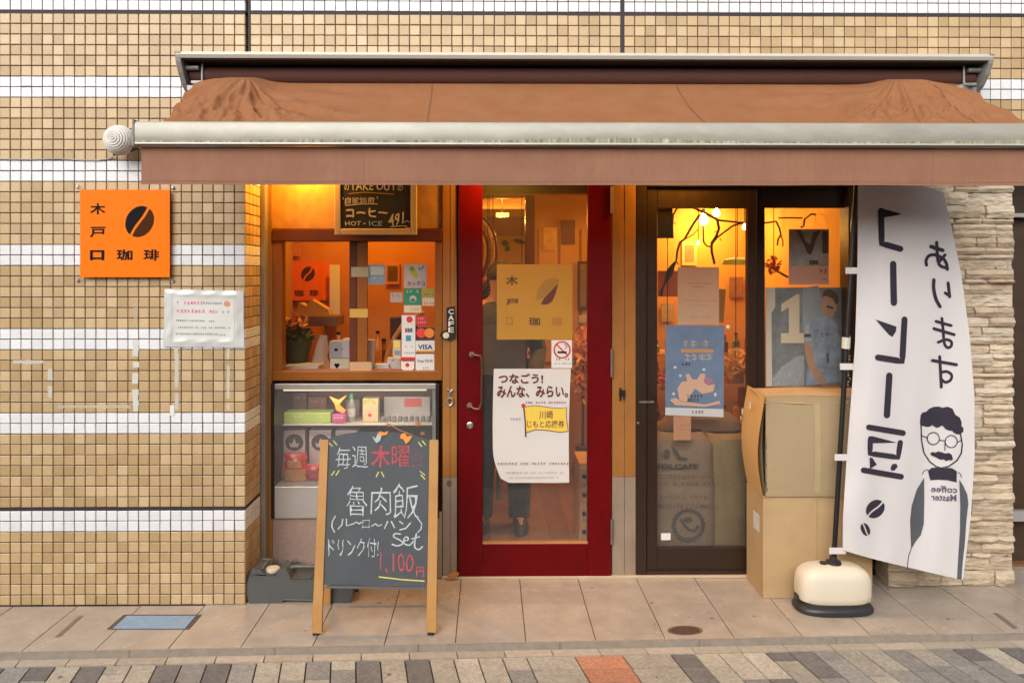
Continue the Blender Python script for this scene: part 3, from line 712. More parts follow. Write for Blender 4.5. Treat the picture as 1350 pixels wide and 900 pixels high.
sticker(557, 392.5, 572.5, 403, M_cream, 'small cream sticker with red letters under the olive yellow sticker', ((lambda m, f: m.scrib(559, 571, 399.5, 3.4, f, seed=9), M_redp, 'lettering'),))
sticker(532.5, 402.5, 555.5, 412, M_cream, 'narrow cream sticker with green letters under the green face sticker', ((lambda m, f: m.scrib(538, 552, 407.5, 3.5, f, seed=2), mat('lime_print', (.20, .42, .10), .5), 'lettering'),))
t = sticker(529.5, 413, 547.5, 476, M_paper, 'tall narrow white sticker listing five card logos between red bands', (
    (lambda m, f: m.rect(529.5, 413, 547.5, 415.3, f).disc(540, 421, 4.2, 4.2, f).rect(534, 432.5, 537, 438, f), M_redp, 'red_marks'),
    (lambda m, f: m.rect(535, 442, 542, 449.5, f), mat('cyan_print', (.04, .30, .42), .5), 'blue_logo'),
    (lambda m, f: m.rect(537.4, 432.5, 540.4, 438, f), M_bluep, 'blue_bar'), (lambda m, f: m.rect(540.8, 432.5, 543.8, 438, f), M_greenp, 'green_bar'),
    (lambda m, f: m.scrib(534, 545, 457, 2.6, f, seed=5).scrib(533, 546, 465, 2.6, f, seed=6), M_grayp, 'lettering')))
t = thing('sticker', 'white pennant shaped sticker with a red band and red dot at the window foot', 'sticker', W(538, 491, YS), 'stickers on the shop window')
MB().prism([W(x, y, YS) for x, y in ((529, 470.5), (546, 470.5), (546, 486), (537.5, 491), (529, 486))], (0, .0008, 0)).build('card', M_paper, t)
MB().rect(528.5, 470.5, 547, 475, onY(YS-.0012)).disc(537, 481, 2.8, 2.8, onY(YS-.0012)).build('red_marks', M_redp, t)
sticker(548.5, 415.5, 562.5, 429.5, M_redp, 'small red square sticker with pale letters above the two circle logo', ((lambda m, f: m.scrib(550.5, 561, 420, 2.8, f).scrib(550.5, 561, 425, 2.8, f, seed=3), mat('rose_print', (.75, .45, .42), .5), 'lettering'),))
sticker(547.5, 431.5, 573, 447.5, mat('navy_card', (.035, .018, .03), .5), 'black sticker with overlapping red and orange circles', (
    (lambda m, f: m.disc(555.3, 438.8, 6.4, 6.4, f), mat('circle_red', (.80, .045, .03), .5), 'circle'),
    (lambda m, f: m.disc(566, 438.8, 6.4, 6.4, lambda x, y: W(x, y, YS-.0008)), mat('circle_orange', (.85, .24, .02), .5), 'circle')))
sticker(548, 449, 573, 464.5, M_paper, 'white sticker reading VISA in dark letters', ((lambda m, f: m.text('VISA', 551, 454, 570.5, 460.5, f, bold=.03), mat('navy_print', (.03, .02, .12), .5), 'lettering'), (lambda m, f: m.rect(548, 461.8, 573, 464.5, f), mat('gold_print', (.62, .30, .05), .5), 'band')))
sticker(548, 466.5, 572.5, 490.5, M_paper, 'white square sticker with a thin grey line of letters under the VISA sticker', ((lambda m, f: m.text('Free Wi-Fi', 550.5, 473.5, 570, 478, f, bold=.02).scrib(557.5, 563, 485, 2.6, f), M_grayp, 'lettering'),))
sticker(514.5, 385.5, 530.5, 398.5, mat('grey_card', (.45, .38, .36), .6), 'small grey card on the glass left of the green face sticker', ((lambda m, f: m.scrib(521, 529, 390, 2.4, f).stroke([(517, 387), (518, 392)], 1, f), M_grayp, 'lettering'),))
sticker(518, 448, 528, 471.5, mat('yellow_card', (.55, .45, .28), .6), 'small upright card with a yellow square and a grey blue square', ((lambda m, f: m.rect(519.5, 450, 527, 458, f), M_yelp, 'yellow_square'), (lambda m, f: m.rect(520, 462, 527, 468, f), mat('slate_print', (.20, .24, .33), .5), 'blue_square')))
sticker(484.8, 349, 508, 375, mat('blue_grey_card', (.25, .34, .42), .5), 'blue grey notice with pale printing at the left edge of the right pane', ((lambda m, f: m.rect(487, 351.5, 506, 362, f), mat('pale_blue', (.50, .55, .52), .5), 'pale_block'), (lambda m, f: m.scrib(488, 505, 367, 3, f), mat('pale_blue', (.5, .5, .5)), 'lettering')), cat='notice')

# ---- goods behind the window
def hz(y, Y): return W(470, y, Y).z
CT = hz(489.5, .42)
ct = thing('window_counter', 'plain wooden counter running behind the shop window', 'counter', W(470, 495, .42)); MB().box(-1.17, -.22, .395, .95, CT-.04, CT).build('top', M_woodh, ct, bevel=.003); MB().box(-1.17, -.22, .90, .94, 0, CT-.041).build('panel', M_woodh, ct)
def cbox(name, lab, cat, x0, y0, x1, Y, dep, m, prints=(), grp=None, sub=None):
    bz = CT; a, b = W(x0, 480, Y).x, W(x1, 480, Y).x; zt = hz(y0, Y); t = thing(name, lab, cat, ((a+b)/2, Y, bz), grp)
    MB().box(a, b, Y, Y+dep, bz, zt).build('body', m, t, bevel=.002)
    for fnp, mm, nm in prints: mb = MB(); fnp(mb, onY(Y-.001)); mb.build(nm, mm, t)
    return t
cbox('carton', 'small cream carton with a black heart on the window counter', 'carton', 435, 472.5, 463, .44, .12, M_cream, ((lambda m, f: m.disc(442.7, 480.7, 2, 2, f).disc(445.9, 480.7, 2, 2, f).poly([(440.8, 481.5), (447.8, 481.5), (444.3, 486)], f), M_black, 'heart'),))
a, b = W(434, 480, .45).x, W(458, 480, .45).x; zz = hz(472.5, .44)+.001
t = thing('carton', 'small grey carton with two black marks stacked on the cream heart carton', 'carton', ((a+b)/2, .45, zz)); MB().box(a, b, .45, .55, zz, hz(450, .45)).build('body', mat('carton_grey', (.38, .35, .34), .7, ns=12, na=.08), t, bevel=.002); MB().disc(443, 461, 2.6, 2, onY(.449)).disc(452, 460, 1.6, 2.4, onY(.449)).build('mark', M_black, t)
MB().box(b-.03, b+.028, .448, .54, hz(472.5, .44)+.001, hz(447, .44)).build('cup_stack', mat('cup_grey', (.55, .50, .48), .6), thing('paper_cups', 'pale paper cup stack leaning beside the grey carton', 'cups', (b, .45, zz)), bevel=.006)
cbox('paper_stack', 'low stack of white leaflets on the window counter', 'leaflets', 373.5, 482, 420, .43, .15, mat('leaflet_white', (.55, .52, .48), .7, ns=3, na=.1, stretch=(1, 1, 90)))
t = thing('white_cup', 'tall white paper cup on the counter right of the window centre', 'cup', W(487, 489, .46)); t.location.z = CT; MB().lathe([(.024, 0), (.030, .16), (.032, .165)], (W(487, 480, .46).x, .46, CT)).build('cup', mat('cup_white', (.62, .56, .52), .6), t, smooth=35)
for i, (x0, x1, yt) in enumerate(((494, 513, 480), (510, 528, 472), (514, 530, 484))):
    cbox('card_box', ('low open box of cards on the counter foot of right pane', 'white box with a grey mark standing on the counter behind the stickers', 'small grey card box beside the white marked box')[i], 'box', x0, yt, x1, .44+.03*i, .05, M_paper if i < 2 else mat('carton_grey', (.3,)*3), ((lambda m, f: m.stroke([(516, 476), (520, 474)], 1, f), M_grayp, 'mark'),) if i == 1 else ())
def leaf_cloud(name, m, parent, cen, rad, n, size, seed=1, flat=.35, cup=0.):
    r = random.Random(seed); mb = MB()
    for i in range(n):
        while True:
            p = Vector((r.uniform(-1, 1), r.uniform(-1, 1), r.uniform(-1, 1)))
            if p.length < 1: break
        p = Vector((p.x*rad[0], p.y*rad[1], p.z*rad[2]))+Vector(cen); a = r.uniform(0, 2*PI); t_ = r.uniform(-1, 1); s = size*r.uniform(.6, 1.3)
        R = Matrix.Rotation(a, 3, 'Y') @ Matrix.Rotation(t_, 3, 'X') @ Matrix.Rotation(r.uniform(-1, 1), 3, 'Z')
        L = [(0, 0, -1), (.38, -.06, -.25), (.30, .02, .35), (0, .1, 1), (-.30, .02, .35), (-.38, -.06, -.25)]
        mb.add([p+R @ Vector((x*s, y*s, z_*s)) for x, y, z_ in L], [(0, 1, 2, 3), (0, 3, 4, 5)], r.randrange(len(m)) if isinstance(m, list) else 0)
    return mb.build(name, m, parent)
t = thing('potted_plant', 'olive leaved plant in a dark green pot inside the left window pane', 'plant', (W(390, 480, .6).x, .6, CT))
MB().lathe([(.055, 0), (.085, .12), (.088, .15), (.080, .15), (.075, .12)], (W(390, 480, .6).x, .6, CT), 24).build('pot', mat('pot_green', (.05, .06, .025), .5, ns=12, na=.15), t, smooth=35)
leaf_cloud('foliage', [mat('leaf_olive', (.16, .15, .03), .6, ns=20, na=.2), mat('leaf_olive_dark', (.09, .10, .02), .6)], t, (W(388, 480, .6).x, .6, CT+.17), (.095, .08, .06), 170, .03, 5)
t = thing('plastic_bag', 'crumpled translucent bag standing beside the potted plant in the window', 'bag', (W(421, 480, .58).x, .58, CT))
def bagf(u, v): a = 2*PI*u; cx = W(421, 480, .58).x; rr = (.052-.030*v)*(1+.22*noise.noise(Vector((math.cos(a)*2, math.sin(a)*2, v*4)))); return (cx+rr*math.cos(a)+.02*v, .58+rr*math.sin(a)*.7, CT+.18*v)
MB().grid(bagf, 28, 12).build('bag', clear_film('bag_film', (.60, .48, .36), .6), t, smooth=True)
# partition behind the window with the shop sign, sheet and small picture
M_part = mat('orange_plywood', (.62, .25, .025), .55, ns=4, na=.08, col2=(.52, .18, .02), ns2=3, na2=.5, stretch=(1, 1, 3))
room = setting('interior_walls')
MB().box(-1.25, -.19, 1.18, 1.22, 0, 2.27).build('window_partition', M_part, room)
MB().box(-.22, -.19, .94, 1.179, 0, 2.27).build('partition_return', M_part, room)
sy = 1.15; fs = onY(sy-.002)
t = thing('inner_sign', 'smaller orange coffee shop sign with a bean hung inside the left window pane', 'sign', W(402, 396, sy))
pbox(MB(), 366, 345, 436, 396, sy, .012).build('board', M_orange, t)
mb = MB(); bean(mb, 406, 361, 10.2, 8.6, -1.0, 2.4, fs); mb.build('bean_logo', M_brownp, t)
mb = MB(); mb.text('木', 371, 350, 380, 357, fs, bold=.02).text('戸', 371, 365, 380, 372, fs, bold=.02).text('口', 371, 382, 379, 390, fs, bold=.02).text('珈', 388, 382, 400, 390.5, fs, bold=.02).text('琲', 408, 382, 419.5, 390.5, fs, bold=.02); mb.build('lettering', M_brownp, t)
paper('price_sheet', 'tall narrow white sheet hanging right of the inner orange sign', 'notice', 434.5, 349, 448, 416, 1.10, M_paper)
t = thing('picture_frame', 'small orange framed picture on the partition behind the blue grey notice', 'picture', W(517, 375, 1.16)); pbox(MB(), 508, 347, 527, 375, 1.16, .018).build('frame', mat('frame_orange', (.60, .22, .04), .5), t, bevel=.002); pbox(MB(), 511, 350.5, 524, 370, 1.156, .003).build('picture', mat('picture_dark', (.12, .06, .02), .6, ns=20, na=.5), t)
t = thing('wooden_tray', 'brown wooden tray holding a yellow box on the shelf inside the left pane', 'tray', W(415, 432, .8)); pbox(MB(), 384, 417, 445, 430, .78, .2).build('tray', mat('tray_brown', (.17, .08, .03), .6, ns=10, na=.3), t, bevel=.004)
MB().prism([W(x, y, .80) for x, y in ((392, 416), (394, 399), (404, 404), (410, 395), (432, 408), (434, 416))], (0, .1, 0)).build('yellow_box', mat('box_yellow', (.55, .30, .05), .6), t, bevel=.002)
MB().tube([W(386, 428, .79), W(386, 492, .79)], .004).build('leg', MATS['tray_brown'], t); MB().tube([W(443, 428, .79), W(443, 492, .79)], .004).build('leg', MATS['tray_brown'], t)
mb = MB(); pts = [W(x, y, .62) for x, y in ((507, 486), (511, 465), (520, 445), (531, 428), (545, 417), (560, 412))]
t = thing('bent_rod_lamp', 'curved orange wooden lamp arm rising behind the window stickers', 'lamp', pts[0]); mb.tube(pts, .012, 10).build('arm', mat('rod_orange', (.60, .30, .08), .4), t, smooth=True); pbox(MB(), 514, 418, 530, 448, .70, .05).build('shade', mat('shade_dark', (.07, .035, .02), .6), t, bevel=.006)

# ---- refrigerated display case
YC = .283
dc = thing('display_case', 'glass fronted display case with drinks and snacks under the shop window', 'display case', W(468, 762, YC))
M_cf = mat('case_black', (.025, .018, .016), .4, .3); M_cfl = mat('case_silver', (.45, .42, .38), .4, .5, ns=12, na=.08)
ax, bx2 = W(357, 600, YC).x, W(579, 600, YC).x; zt = W(470, 505.5, YC).z; zb = W(470, 683, YC).z; zm = W(470, 641, YC).z; zg = W(470, 513, YC).z
MB().box(ax, ax+.017, YC, YC+.5, zb, zt).build('side', M_cf, dc, bevel=.002); MB().box(bx2-.017, bx2, YC, YC+.5, zb, zt).build('side', M_cf, dc, bevel=.002)
MB().box(ax+.0175, bx2-.0175, YC+.003, YC+.5, zg, zt-.001).build('top_rail', M_cfl, dc, bevel=.003)
MB().box(ax+.0175, bx2-.0175, YC+.48, YC+.5, zm, zg).build('back', mat('case_back', (.15, .08, .065), .5, ns=3, na=.3), dc)
MB().box(ax+.0175, bx2-.0175, YC+.002, YC+.5, zb, zm).build('kick_panel', mat('case_steel', (.50, .46, .43), .4, .35, ns=5, na=.06, stretch=(1, 1, 6)), dc, bevel=.003)
MB().box(ax+.0175, bx2-.0175, YC+.006, YC+.011, zm+.001, zg-.001).build('pane', M_glass3, dc)
MB().box(bx2-.036, bx2-.0195, YC+.012, YC+.03, zm, zg).build('inner_frame', M_cfl, dc)
SH1 = hz(555, .52); MB().box(ax+.018, bx2-.04, .43, YC+.475, SH1-.006, SH1).build('shelf', mat('shelf_cream', (.50, .44, .36), .5), dc, bevel=.001)
MB().box(ax+.05, bx2-.07, YC+.05, YC+.07, zg-.016, zg-.006).build('light_strip', mat('strip_glow', (1, .83, .58), .5, emit=.7), dc)
lp = bpy.data.lights.new('case_light', 'AREA'); lp.shape = 'RECTANGLE'; lp.size = .7; lp.size_y = .02; lp.energy = 1.5; lp.color = (1, .86, .68); o = bpy.data.objects.new('case_light', lp); COL.objects.link(o); o.location = ((ax+bx2)/2, YC+.06, zg-.02); o.rotation_euler = (math.radians(35), 0, 0); o.parent = dc; o.location = o.location-dc.location
SB = zm+.001
def onshelf(name, lab, cat, x0, y0, x1, Y, dep, z, m, prints=(), grp=None, bev=.003, body='pack'):
    a, b = W(x0, 560, Y).x, W(x1, 560, Y).x; zt_ = hz(y0, Y); t = thing(name, lab, cat, ((a+b)/2, Y, z), grp)
    MB().box(a, b, Y, Y+dep, z, max(zt_, z+.01)).build(body, m, t, bevel=bev)
    for fnp, mm, nm in prints: mb = MB(); fnp(mb, onY(Y-.001)); mb.build(nm, mm, t)
    return t
M_pk = mat('pack_pink', (.58, .43, .40), .5, ns=8, na=.06); M_lab = mat('label_charcoal', (.045, .035, .035), .5)
for i, x in enumerate((373, 407.5, 442)):
    def lb(m, f, x=x): m.disc(x+15, 583, 12, 11, f)
    def lg(m, f, x=x): m.poly([(x+10, 589), (x+8, 583), (x+12, 585), (x+15, 577), (x+18, 585), (x+22, 583), (x+20, 589)], f).rect(x+4, 569, x+26, 572, f)
    hb = SB if i else SB
    onshelf('drip_coffee_pack', ('pink coffee pack with a charcoal label at the left of the lower shelf', 'pink coffee pack with a charcoal label between two matching packs', 'pink coffee pack with a charcoal label mostly behind the chalkboard top')[i], 'coffee pack', x, 567, x+29, .46, .08, SB, M_pk, ((lb, M_lab, 'label'), (lambda m, f, x=x: lg(m, lambda a, b: f(a, b)+Vector((0, -.0008, 0)), x), M_pk, 'emblem')), 'pink coffee packs in the display case')
def snack(x0, y0, x1, Y, m1, m2, lab, seed):
    a, b = W(x0, 620, Y).x, W(x1, 620, Y).x; zt_ = hz(y0, Y); t = thing('snack_bag', lab, 'snack bag', ((a+b)/2, Y, SB), 'snack bags in the display case')
    def f(u, v):
        pf = math.sin(PI*min(1, max(0, u)))**.5*math.sin(PI*min(.97, max(.03, v)))**.4
        return (a+(b-a)*(u+.03*math.sin(v*17+seed)), Y-.022*pf+.004*noise.noise(Vector((u*6, v*8, seed))), SB+.001+(zt_-SB)*v)
    mb = MB().sheet(f, 12, 16, .028); n = len(mb.m)
    for i, q in enumerate(mb.f):
        vz = sum(mb.v[k].z for k in q)/len(q); vx = sum(mb.v[k].x for k in q)/len(q); rel = (vz-SB)/(zt_-SB)
        mb.m[i] = 1 if (rel < .42 or (abs(rel-.62) < .13 and abs((vx-a)/(b-a)-.5) < .3)) else 0
    mb.build('pouch', [m1, m2], t, smooth=True)
M_sr = mat('bag_red', (.66, .035, .02), .3, ns=14, na=.2, coat=.3); M_so = mat('bag_orange', (.66, .28, .07), .3, ns=16, na=.3, coat=.3); M_sp = mat('bag_rose', (.50, .06, .06), .35, ns=14, na=.25)
snack(375, 597, 403, .385, M_sr, M_so, 'red and orange snack bag standing in front of the left coffee pack', 1)
snack(362, 617, 377, .43, M_sp, M_sp, 'dull red snack bag at the far left of the display case', 2)
snack(403, 612, 425, .40, M_sr, M_sp, 'red and rose snack bag beside the chalkboard leg', 3)
snack(430, 614, 452, .40, M_sp, M_so, 'rose and orange snack bag hidden behind the chalkboard', 4)
Zs = SH1+.0005
onshelf('flat_carton', 'long lime green carton lying on the upper shelf', 'carton', 363, 543.5, 436, .47, .10, Zs, mat('lime_card', (.33, .42, .10), .5, ns=9, na=.1), ((lambda m, f: m.scrib(388, 402, 549, 4, f).scrib(413, 422, 549, 4, f, seed=8), mat('pale_lime', (.55, .55, .32), .5), 'lettering'),))
onshelf('candy_packet', 'pink and magenta packet at the end of the lime carton', 'packet', 437, 546, 456, .46, .05, Zs, mat('magenta_card', (.48, .08, .22), .4, ns=20, na=.3), ((lambda m, f: m.text('pink', 440, 548, 453, 553, f), mat('rose_print', (.7,)*3), 'lettering'),), bev=.006)
t = thing('soda_bottle', 'clear drink bottle with a green cap on the upper shelf', 'bottle', (W(463.5, 540, .52).x, .52, Zs)); bc = (W(463.5, 540, .52).x, .52, Zs)
MB().lathe([(.020, 0), (.022, .01), (.022, .05), (.020, .055), (.022, .06), (.022, .085), (.010, .115), (.009, .125)], bc, 18).build('bottle', mat('bottle_clear', (.22, .24, .20), .15, spec=.8), t, smooth=35)
MB().lathe([(.0225, .028), (.0225, .072)], bc, 18).build('label', mat('bottle_label', (.45, .44, .40), .5, ns=60, na=.4), t); MB().lathe([(.012, .125), (.010, .150)], bc, 14).build('cap', mat('cap_green', (.03, .30, .12), .4), t)
onshelf('drink_carton', 'tan drink carton printed with leaves beside the clear bottle', 'carton', 478, 525, 498.5, .49, .07, Zs, mat('carton_tan', (.55, .40, .24), .5, ns=24, na=.2), ((lambda m, f: m.disc(482, 530, 2, 4, f, rot=.5).disc(493, 530, 2, 4, f, rot=-.6).disc(487, 527, 3, 1.6, f), mat('leaf_print', (.2,)*3), 'leaf_print'), (lambda m, f: m.disc(487.5, 547, 2.6, 2.4, f), M_redp, 'red_mark')))
onshelf('sign_card', 'pale card with a red block on the right of the upper shelf', 'card', 506, 523, 567, .60, .01, Zs, mat('pale_card', (.46, .43, .42), .5, ns=6, na=.1), ((lambda m, f: m.rect(533, 525, 556, 536, f), mat('red_block', (.62, .12, .11), .5), 'red_block'),))
Z2 = Zs
for i, (x0, x1, yt, colr, lab) in enumerate(((364, 384, 522, (.17, .05, .04), 'dark red box at the left end behind the lime carton'), (386, 404, 518, (.13, .06, .05), 'brown box standing behind the lime carton'), (406, 430, 523, (.20, .07, .06), 'dull red box behind the right end of the lime carton'), (456, 474, 526, (.24, .17, .13), 'grey brown box behind the clear bottle'), (549, 572, 541, (.28, .22, .19), 'small grey box at the right end of the upper shelf'))):
    onshelf('shelf_box', lab, 'box', x0, yt, x1, .64, .06, Z2, mat('shelf_box_%d' % i, colr, .5, ns=14, na=.25), ((lambda m, f, x0=x0, x1=x1, yt=yt: m.scrib(x0+3, x1-3, yt+6, 3.5, f, seed=x0), mat('box_print', (.42, .30, .22), .6), 'small_print'),))
for i, (x0, x1, yt, colr, lab) in enumerate(((366, 379, 590, (.42, .10, .07), 'red jar left of the snack bags on the lower shelf'), (470, 492, 584, (.36, .20, .12), 'tan box behind the chalkboard on the lower shelf'), (500, 522, 590, (.45, .10, .10), 'red box behind the chalkboard on the lower shelf'), (530, 556, 582, (.20, .12, .09), 'brown box at the right of the lower shelf'))):
    onshelf('shelf_box', lab, 'box', x0, yt, x1, .56, .06, SB, mat('low_box_%d' % i, colr, .5, ns=14, na=.25))
t = thing('glass_jars', 'row of small dark jars in front of the pale card', 'jars', (W(530, 548, .5).x, .5, Zs))
for i in range(9): MB().lathe([(.011, 0), (.012, .02), (.009, .03)], (W(505+7.5*i, 548, .5).x, .5+.01*(i % 2), Zs), 10).build('jar', mat('jar_grey', (.16, .15, .15), .25, ns=50, na=.5), t, smooth=35)
t = thing('orange_bow', 'folded orange paper decoration hanging inside the display case', 'decoration', W(445, 545, .40))
mo = mat('paper_orange', (.80, .27, .04), .6)
MB().prism([W(x, y, .40) for x, y in ((434, 522), (446, 527), (457, 521), (447, 533), (456, 541), (452, 545), (443, 540), (441, 532))], (0, .004, 0)).build('bow', mo, t)
t = thing('orange_leaf_branch', 'sprig of orange paper leaves at the right of the display case', 'decoration', W(540, 570, .36))
MB().tube([W(507, 555, .36), W(525, 566, .36), W(548, 575, .36)], .0018, 5).build('twig', mo, t)
for (x, y, s) in ((538, 574, 7), (551, 558, 6), (512, 560, 4), (557, 571, 4)): MB().prism([W(x+s*math.cos(a)*(1 if k % 2 else .45), y+s*.8*math.sin(a)*(1 if k % 2 else .45), .355) for k, a in enumerate([2*PI*k/10 for k in range(10)])], (0, .001, 0)).build('leaf', mo, t)
# base panel below the case
bp = thing('base_panel', 'rough pinkish stone panel under the display case', 'panel', W(468, 764, .30))
MB().box(W(351, 720, .30).x, W(583, 720, .30).x, .302, .40, .005, zb-.002).build('slab', mat('pink_stone', (.37, .255, .20), .85, ns=30, na=.12, bs=60, bm=.003), bp)
MB().box(W(577, 720, .30).x, W(583, 720, .30).x, .285, .301, .005, zb+.03).build('edge_strip', M_woodg, bp)

# ---- red door
rd = thing('red_door', 'red painted door with a tall glass pane and posters', 'door', W(705, 763, YD))
YR = YD-.012
pbox(MB(), 604.2, 200, 636.2, 761.5, YR, .045).build('stile', M_red, rd, bevel=.003)
pbox(MB(), 775, 200, 805.8, 761.5, YR, .045).build('stile', M_red, rd, bevel=.003)
pbox(MB(), 636.4, 716.8, 774.8, 761.5, YR+.001, .043).build('bottom_rail', M_red, rd, bevel=.002)
pbox(MB(), 636.4, 200, 774.8, 238, YR+.001, .043).build('top_rail', M_red, rd, bevel=.002)
dpane = pbox(MB(), 636.4, 238.2, 774.8, 714.2, YR+.018, .006).build('pane', M_glassd, rd)
pbox(MB(), 636.4, 714.3, 774.8, 716.6, YR+.004, .030).build('glazing_bead', mat('bead_orange', (.50, .22, .08), .5), dpane)

for y0, y1 in ((246, 281), (460, 497), (684, 717)): mb = MB(); mb.tube([W(806.6, y0, YR-.006), W(806.6, y1, YR-.006)], .0075, 10); mb.build('hinge', M_steeld, rd, smooth=35)
mb = MB(); hy = YR-.045
mb.tube([W(622, 467, YR), W(622, 467, hy+.01), W(626, 468, hy), W(634, 469, hy), W(635, 480, hy), W(635, 530, hy), W(632, 539, hy), W(626, 539, hy), W(619, 535, hy+.01), W(619, 534, YR)], .0055, 10)
ph = mb.build('pull_handle', mat('handle_bronze', (.17, .10, .07), .35, .8), rd, smooth=True)
for q_ in ((622, 467), (619, 534)): MB().lathe([(.014, -.004), (.014, 0)], W(*q_, YR), 14, 'Y').build('handle_plate', M_steeld, ph)
MB().lathe([(.017, 0), (.017, -.008), (.012, -.010), (.006, -.010), (.005, -.007)], W(619.5, 560, YR), 20, 'Y').build('lock', M_steel, rd, smooth=35)
pbox(MB(), 602.6, 200, 604.0, 762, YD+.02, .05).build('jamb_gap', M_black, rd)
tag(MB().prism([W(x, y, YD-.03) for x, y in ((588, 763), (592, 759.5), (601, 755), (605, 757), (600, 762), (594, 764.5))], (0, .03, 0)).build('door_wedge', mat('wedge_wood', (.50, .20, .06), .6)), 'small orange wooden wedge on the sill at the red door foot', 'wedge')
tag(MB().box(W(583, 764, YD).x, W(1008, 764, YD).x, YD-.014, YD+.14, .0005, .014).build('door_sill', mat('sill_stone', (.55, .42, .28), .6, ns=10, na=.06), bevel=.002), 'pale stone sill running under the red door and sliding door', 'sill')
# papers on the door pane
YG = YR+.0165; fg = onY(YG-.0012)
gs = thing('gold_sheet', 'large square gold sheet with shop characters and half bean on the door glass', 'sign', W(705, 448, YG))
pbox(MB(), 655, 348.5, 754.5, 447.5, YG, .0012).build('sheet', mat('gold_foil', (.50, .255, .03), .45, .15, ns=4, na=.07), gs)
mb = MB(); mb.text('木', 667, 363, 683, 376, fg, bold=.02).text('戸', 667, 394, 684, 402, fg, bold=.03).text('珈', 697, 418, 712, 429, fg, bold=.02); mb.build('lettering', mat('gold_dark', (.12, .03, .02), .5), gs)
mb = MB(); mb.text('口', 667, 418, 676, 429, fg, bold=.02).text('琲', 727, 418, 742, 430, fg, bold=.02); mb.build('lettering', mat('gold_mid', (.42, .15, .04), .5), gs)
mb = MB(); mb.poly([(713, 401), (718, 392), (727, 383), (736, 373), (733, 385), (728, 397), (722, 401)], fg); mb.build('bean_logo', MATS['gold_dark'], gs)
mb = MB(); mb.poly([(707, 396), (709, 381), (718, 370), (730, 366), (738, 369), (728, 380), (716, 392)], fg); mb.build('bean_logo', mat('gold_shade', (.38, .20, .04), .4, .2), gs)
ns_ = thing('no_smoking_sign', 'white no smoking sticker with a red ring on the door glass', 'sign', W(740, 485, YG))
pbox(MB(), 727, 448.3, 754, 485, YG, .001).build('card', M_paper, ns_)
mb = MB(); R1 = [(741+10.5*math.cos(a), 461+10.5*math.sin(a)) for a in [2*PI*k/28 for k in range(29)]]; mb.stroke(R1, 2.0, fg).stroke([(734, 454), (748, 468)], 1.8, fg); mb.build('ring', M_redp, ns_)
mb = MB(); mb.rect(735, 463, 747, 465.4, fg).stroke([(745, 460), (748, 456), (744, 454)], 1, fg).scrib(733, 738, 473.5, 3, fg).scrib(745, 750, 473.5, 3, fg, seed=3).scrib(731, 752, 479, 1.8, fg, seed=4); mb.build('cigarette', M_black, ns_)
YPo = YR-.003; po = thing('white_poster', 'large white poster with a yellow flag taped to the red door glass', 'poster', W(702, 636, YPo))
def pq(u, v):
    xl = 651-1.5*math.sin(v*PI) + (9*max(0, (v-.72)/.28)**1.5); xr = 752.5-1.5*math.sin(v*PI)-2*v; yb = 486+150*v-(0 if u > .12 else 6*(.12-u)/.12*max(0, v-.8)*5); 
    p = W(xl+(xr-xl)*u, yb, YPo); p.y += -.010*max(0, v-.6)*(1-u)+.002*math.sin(u*6)*v; return p
MB().sheet(pq, 16, 20, .0006).build('sheet', mat('poster_white', (.66, .62, .58), .55, ns=3, na=.03), po, smooth=True)
fq = lambda x, y: W(x, y, YPo-.0105*max(0, ((y-486)/150-.6))*(1-(x-651)/100)-.0035)
mb = MB(); mb.text('つなごう!', 657, 492, 716, 505.5, fq, bold=.03).text('みんな、みらい。', 655, 508, 749, 524, fq, bold=.03).build('lettering', M_mar, po)
MB().scrib(693, 745, 530.5, 3.2, fq).scrib(656, 749, 611, 3.6, fq, seed=7).build('small_print', mat('maroon_soft', (.30, .06, .10), .6), po)
MB().scrib(664, 742, 623, 2.6, fq, seed=8).scrib(671, 735, 629.5, 2.6, fq, seed=12).scrib(673, 686, 552, 3.4, fq, seed=13).build('small_print', mat('grey_soft', (.33, .30, .29), .6), po)
MB().poly([(692, 536), (703, 534.5), (715, 535.5), (728, 537.5), (740, 538), (747, 536.5), (746.5, 548), (749, 568), (738, 569.5), (722, 567), (706, 566), (693, 570)], fq).build('flag', M_yelp, po)
f2 = lambda x, y: fq(x, y)+Vector((0, -.0006, 0))
MB().text('川崎', 711, 541, 729, 552, f2, bold=.01).text('じもと応援券', 695, 554, 744, 563.5, f2, bold=.01).stroke([(690.5, 537), (692.5, 555), (693, 575)], 1.8, f2).stroke([(692, 536), (703, 534.5), (715, 535.5), (728, 537.5), (740, 538), (747, 536.5), (746.5, 548), (749, 568), (738, 569.5), (722, 567), (706, 566), (693, 570)], .8, f2).build('lettering', M_mar, po)
MB().disc(690, 534.5, 2.8, 2.8, f2).build('flag_knob', M_redp, po)

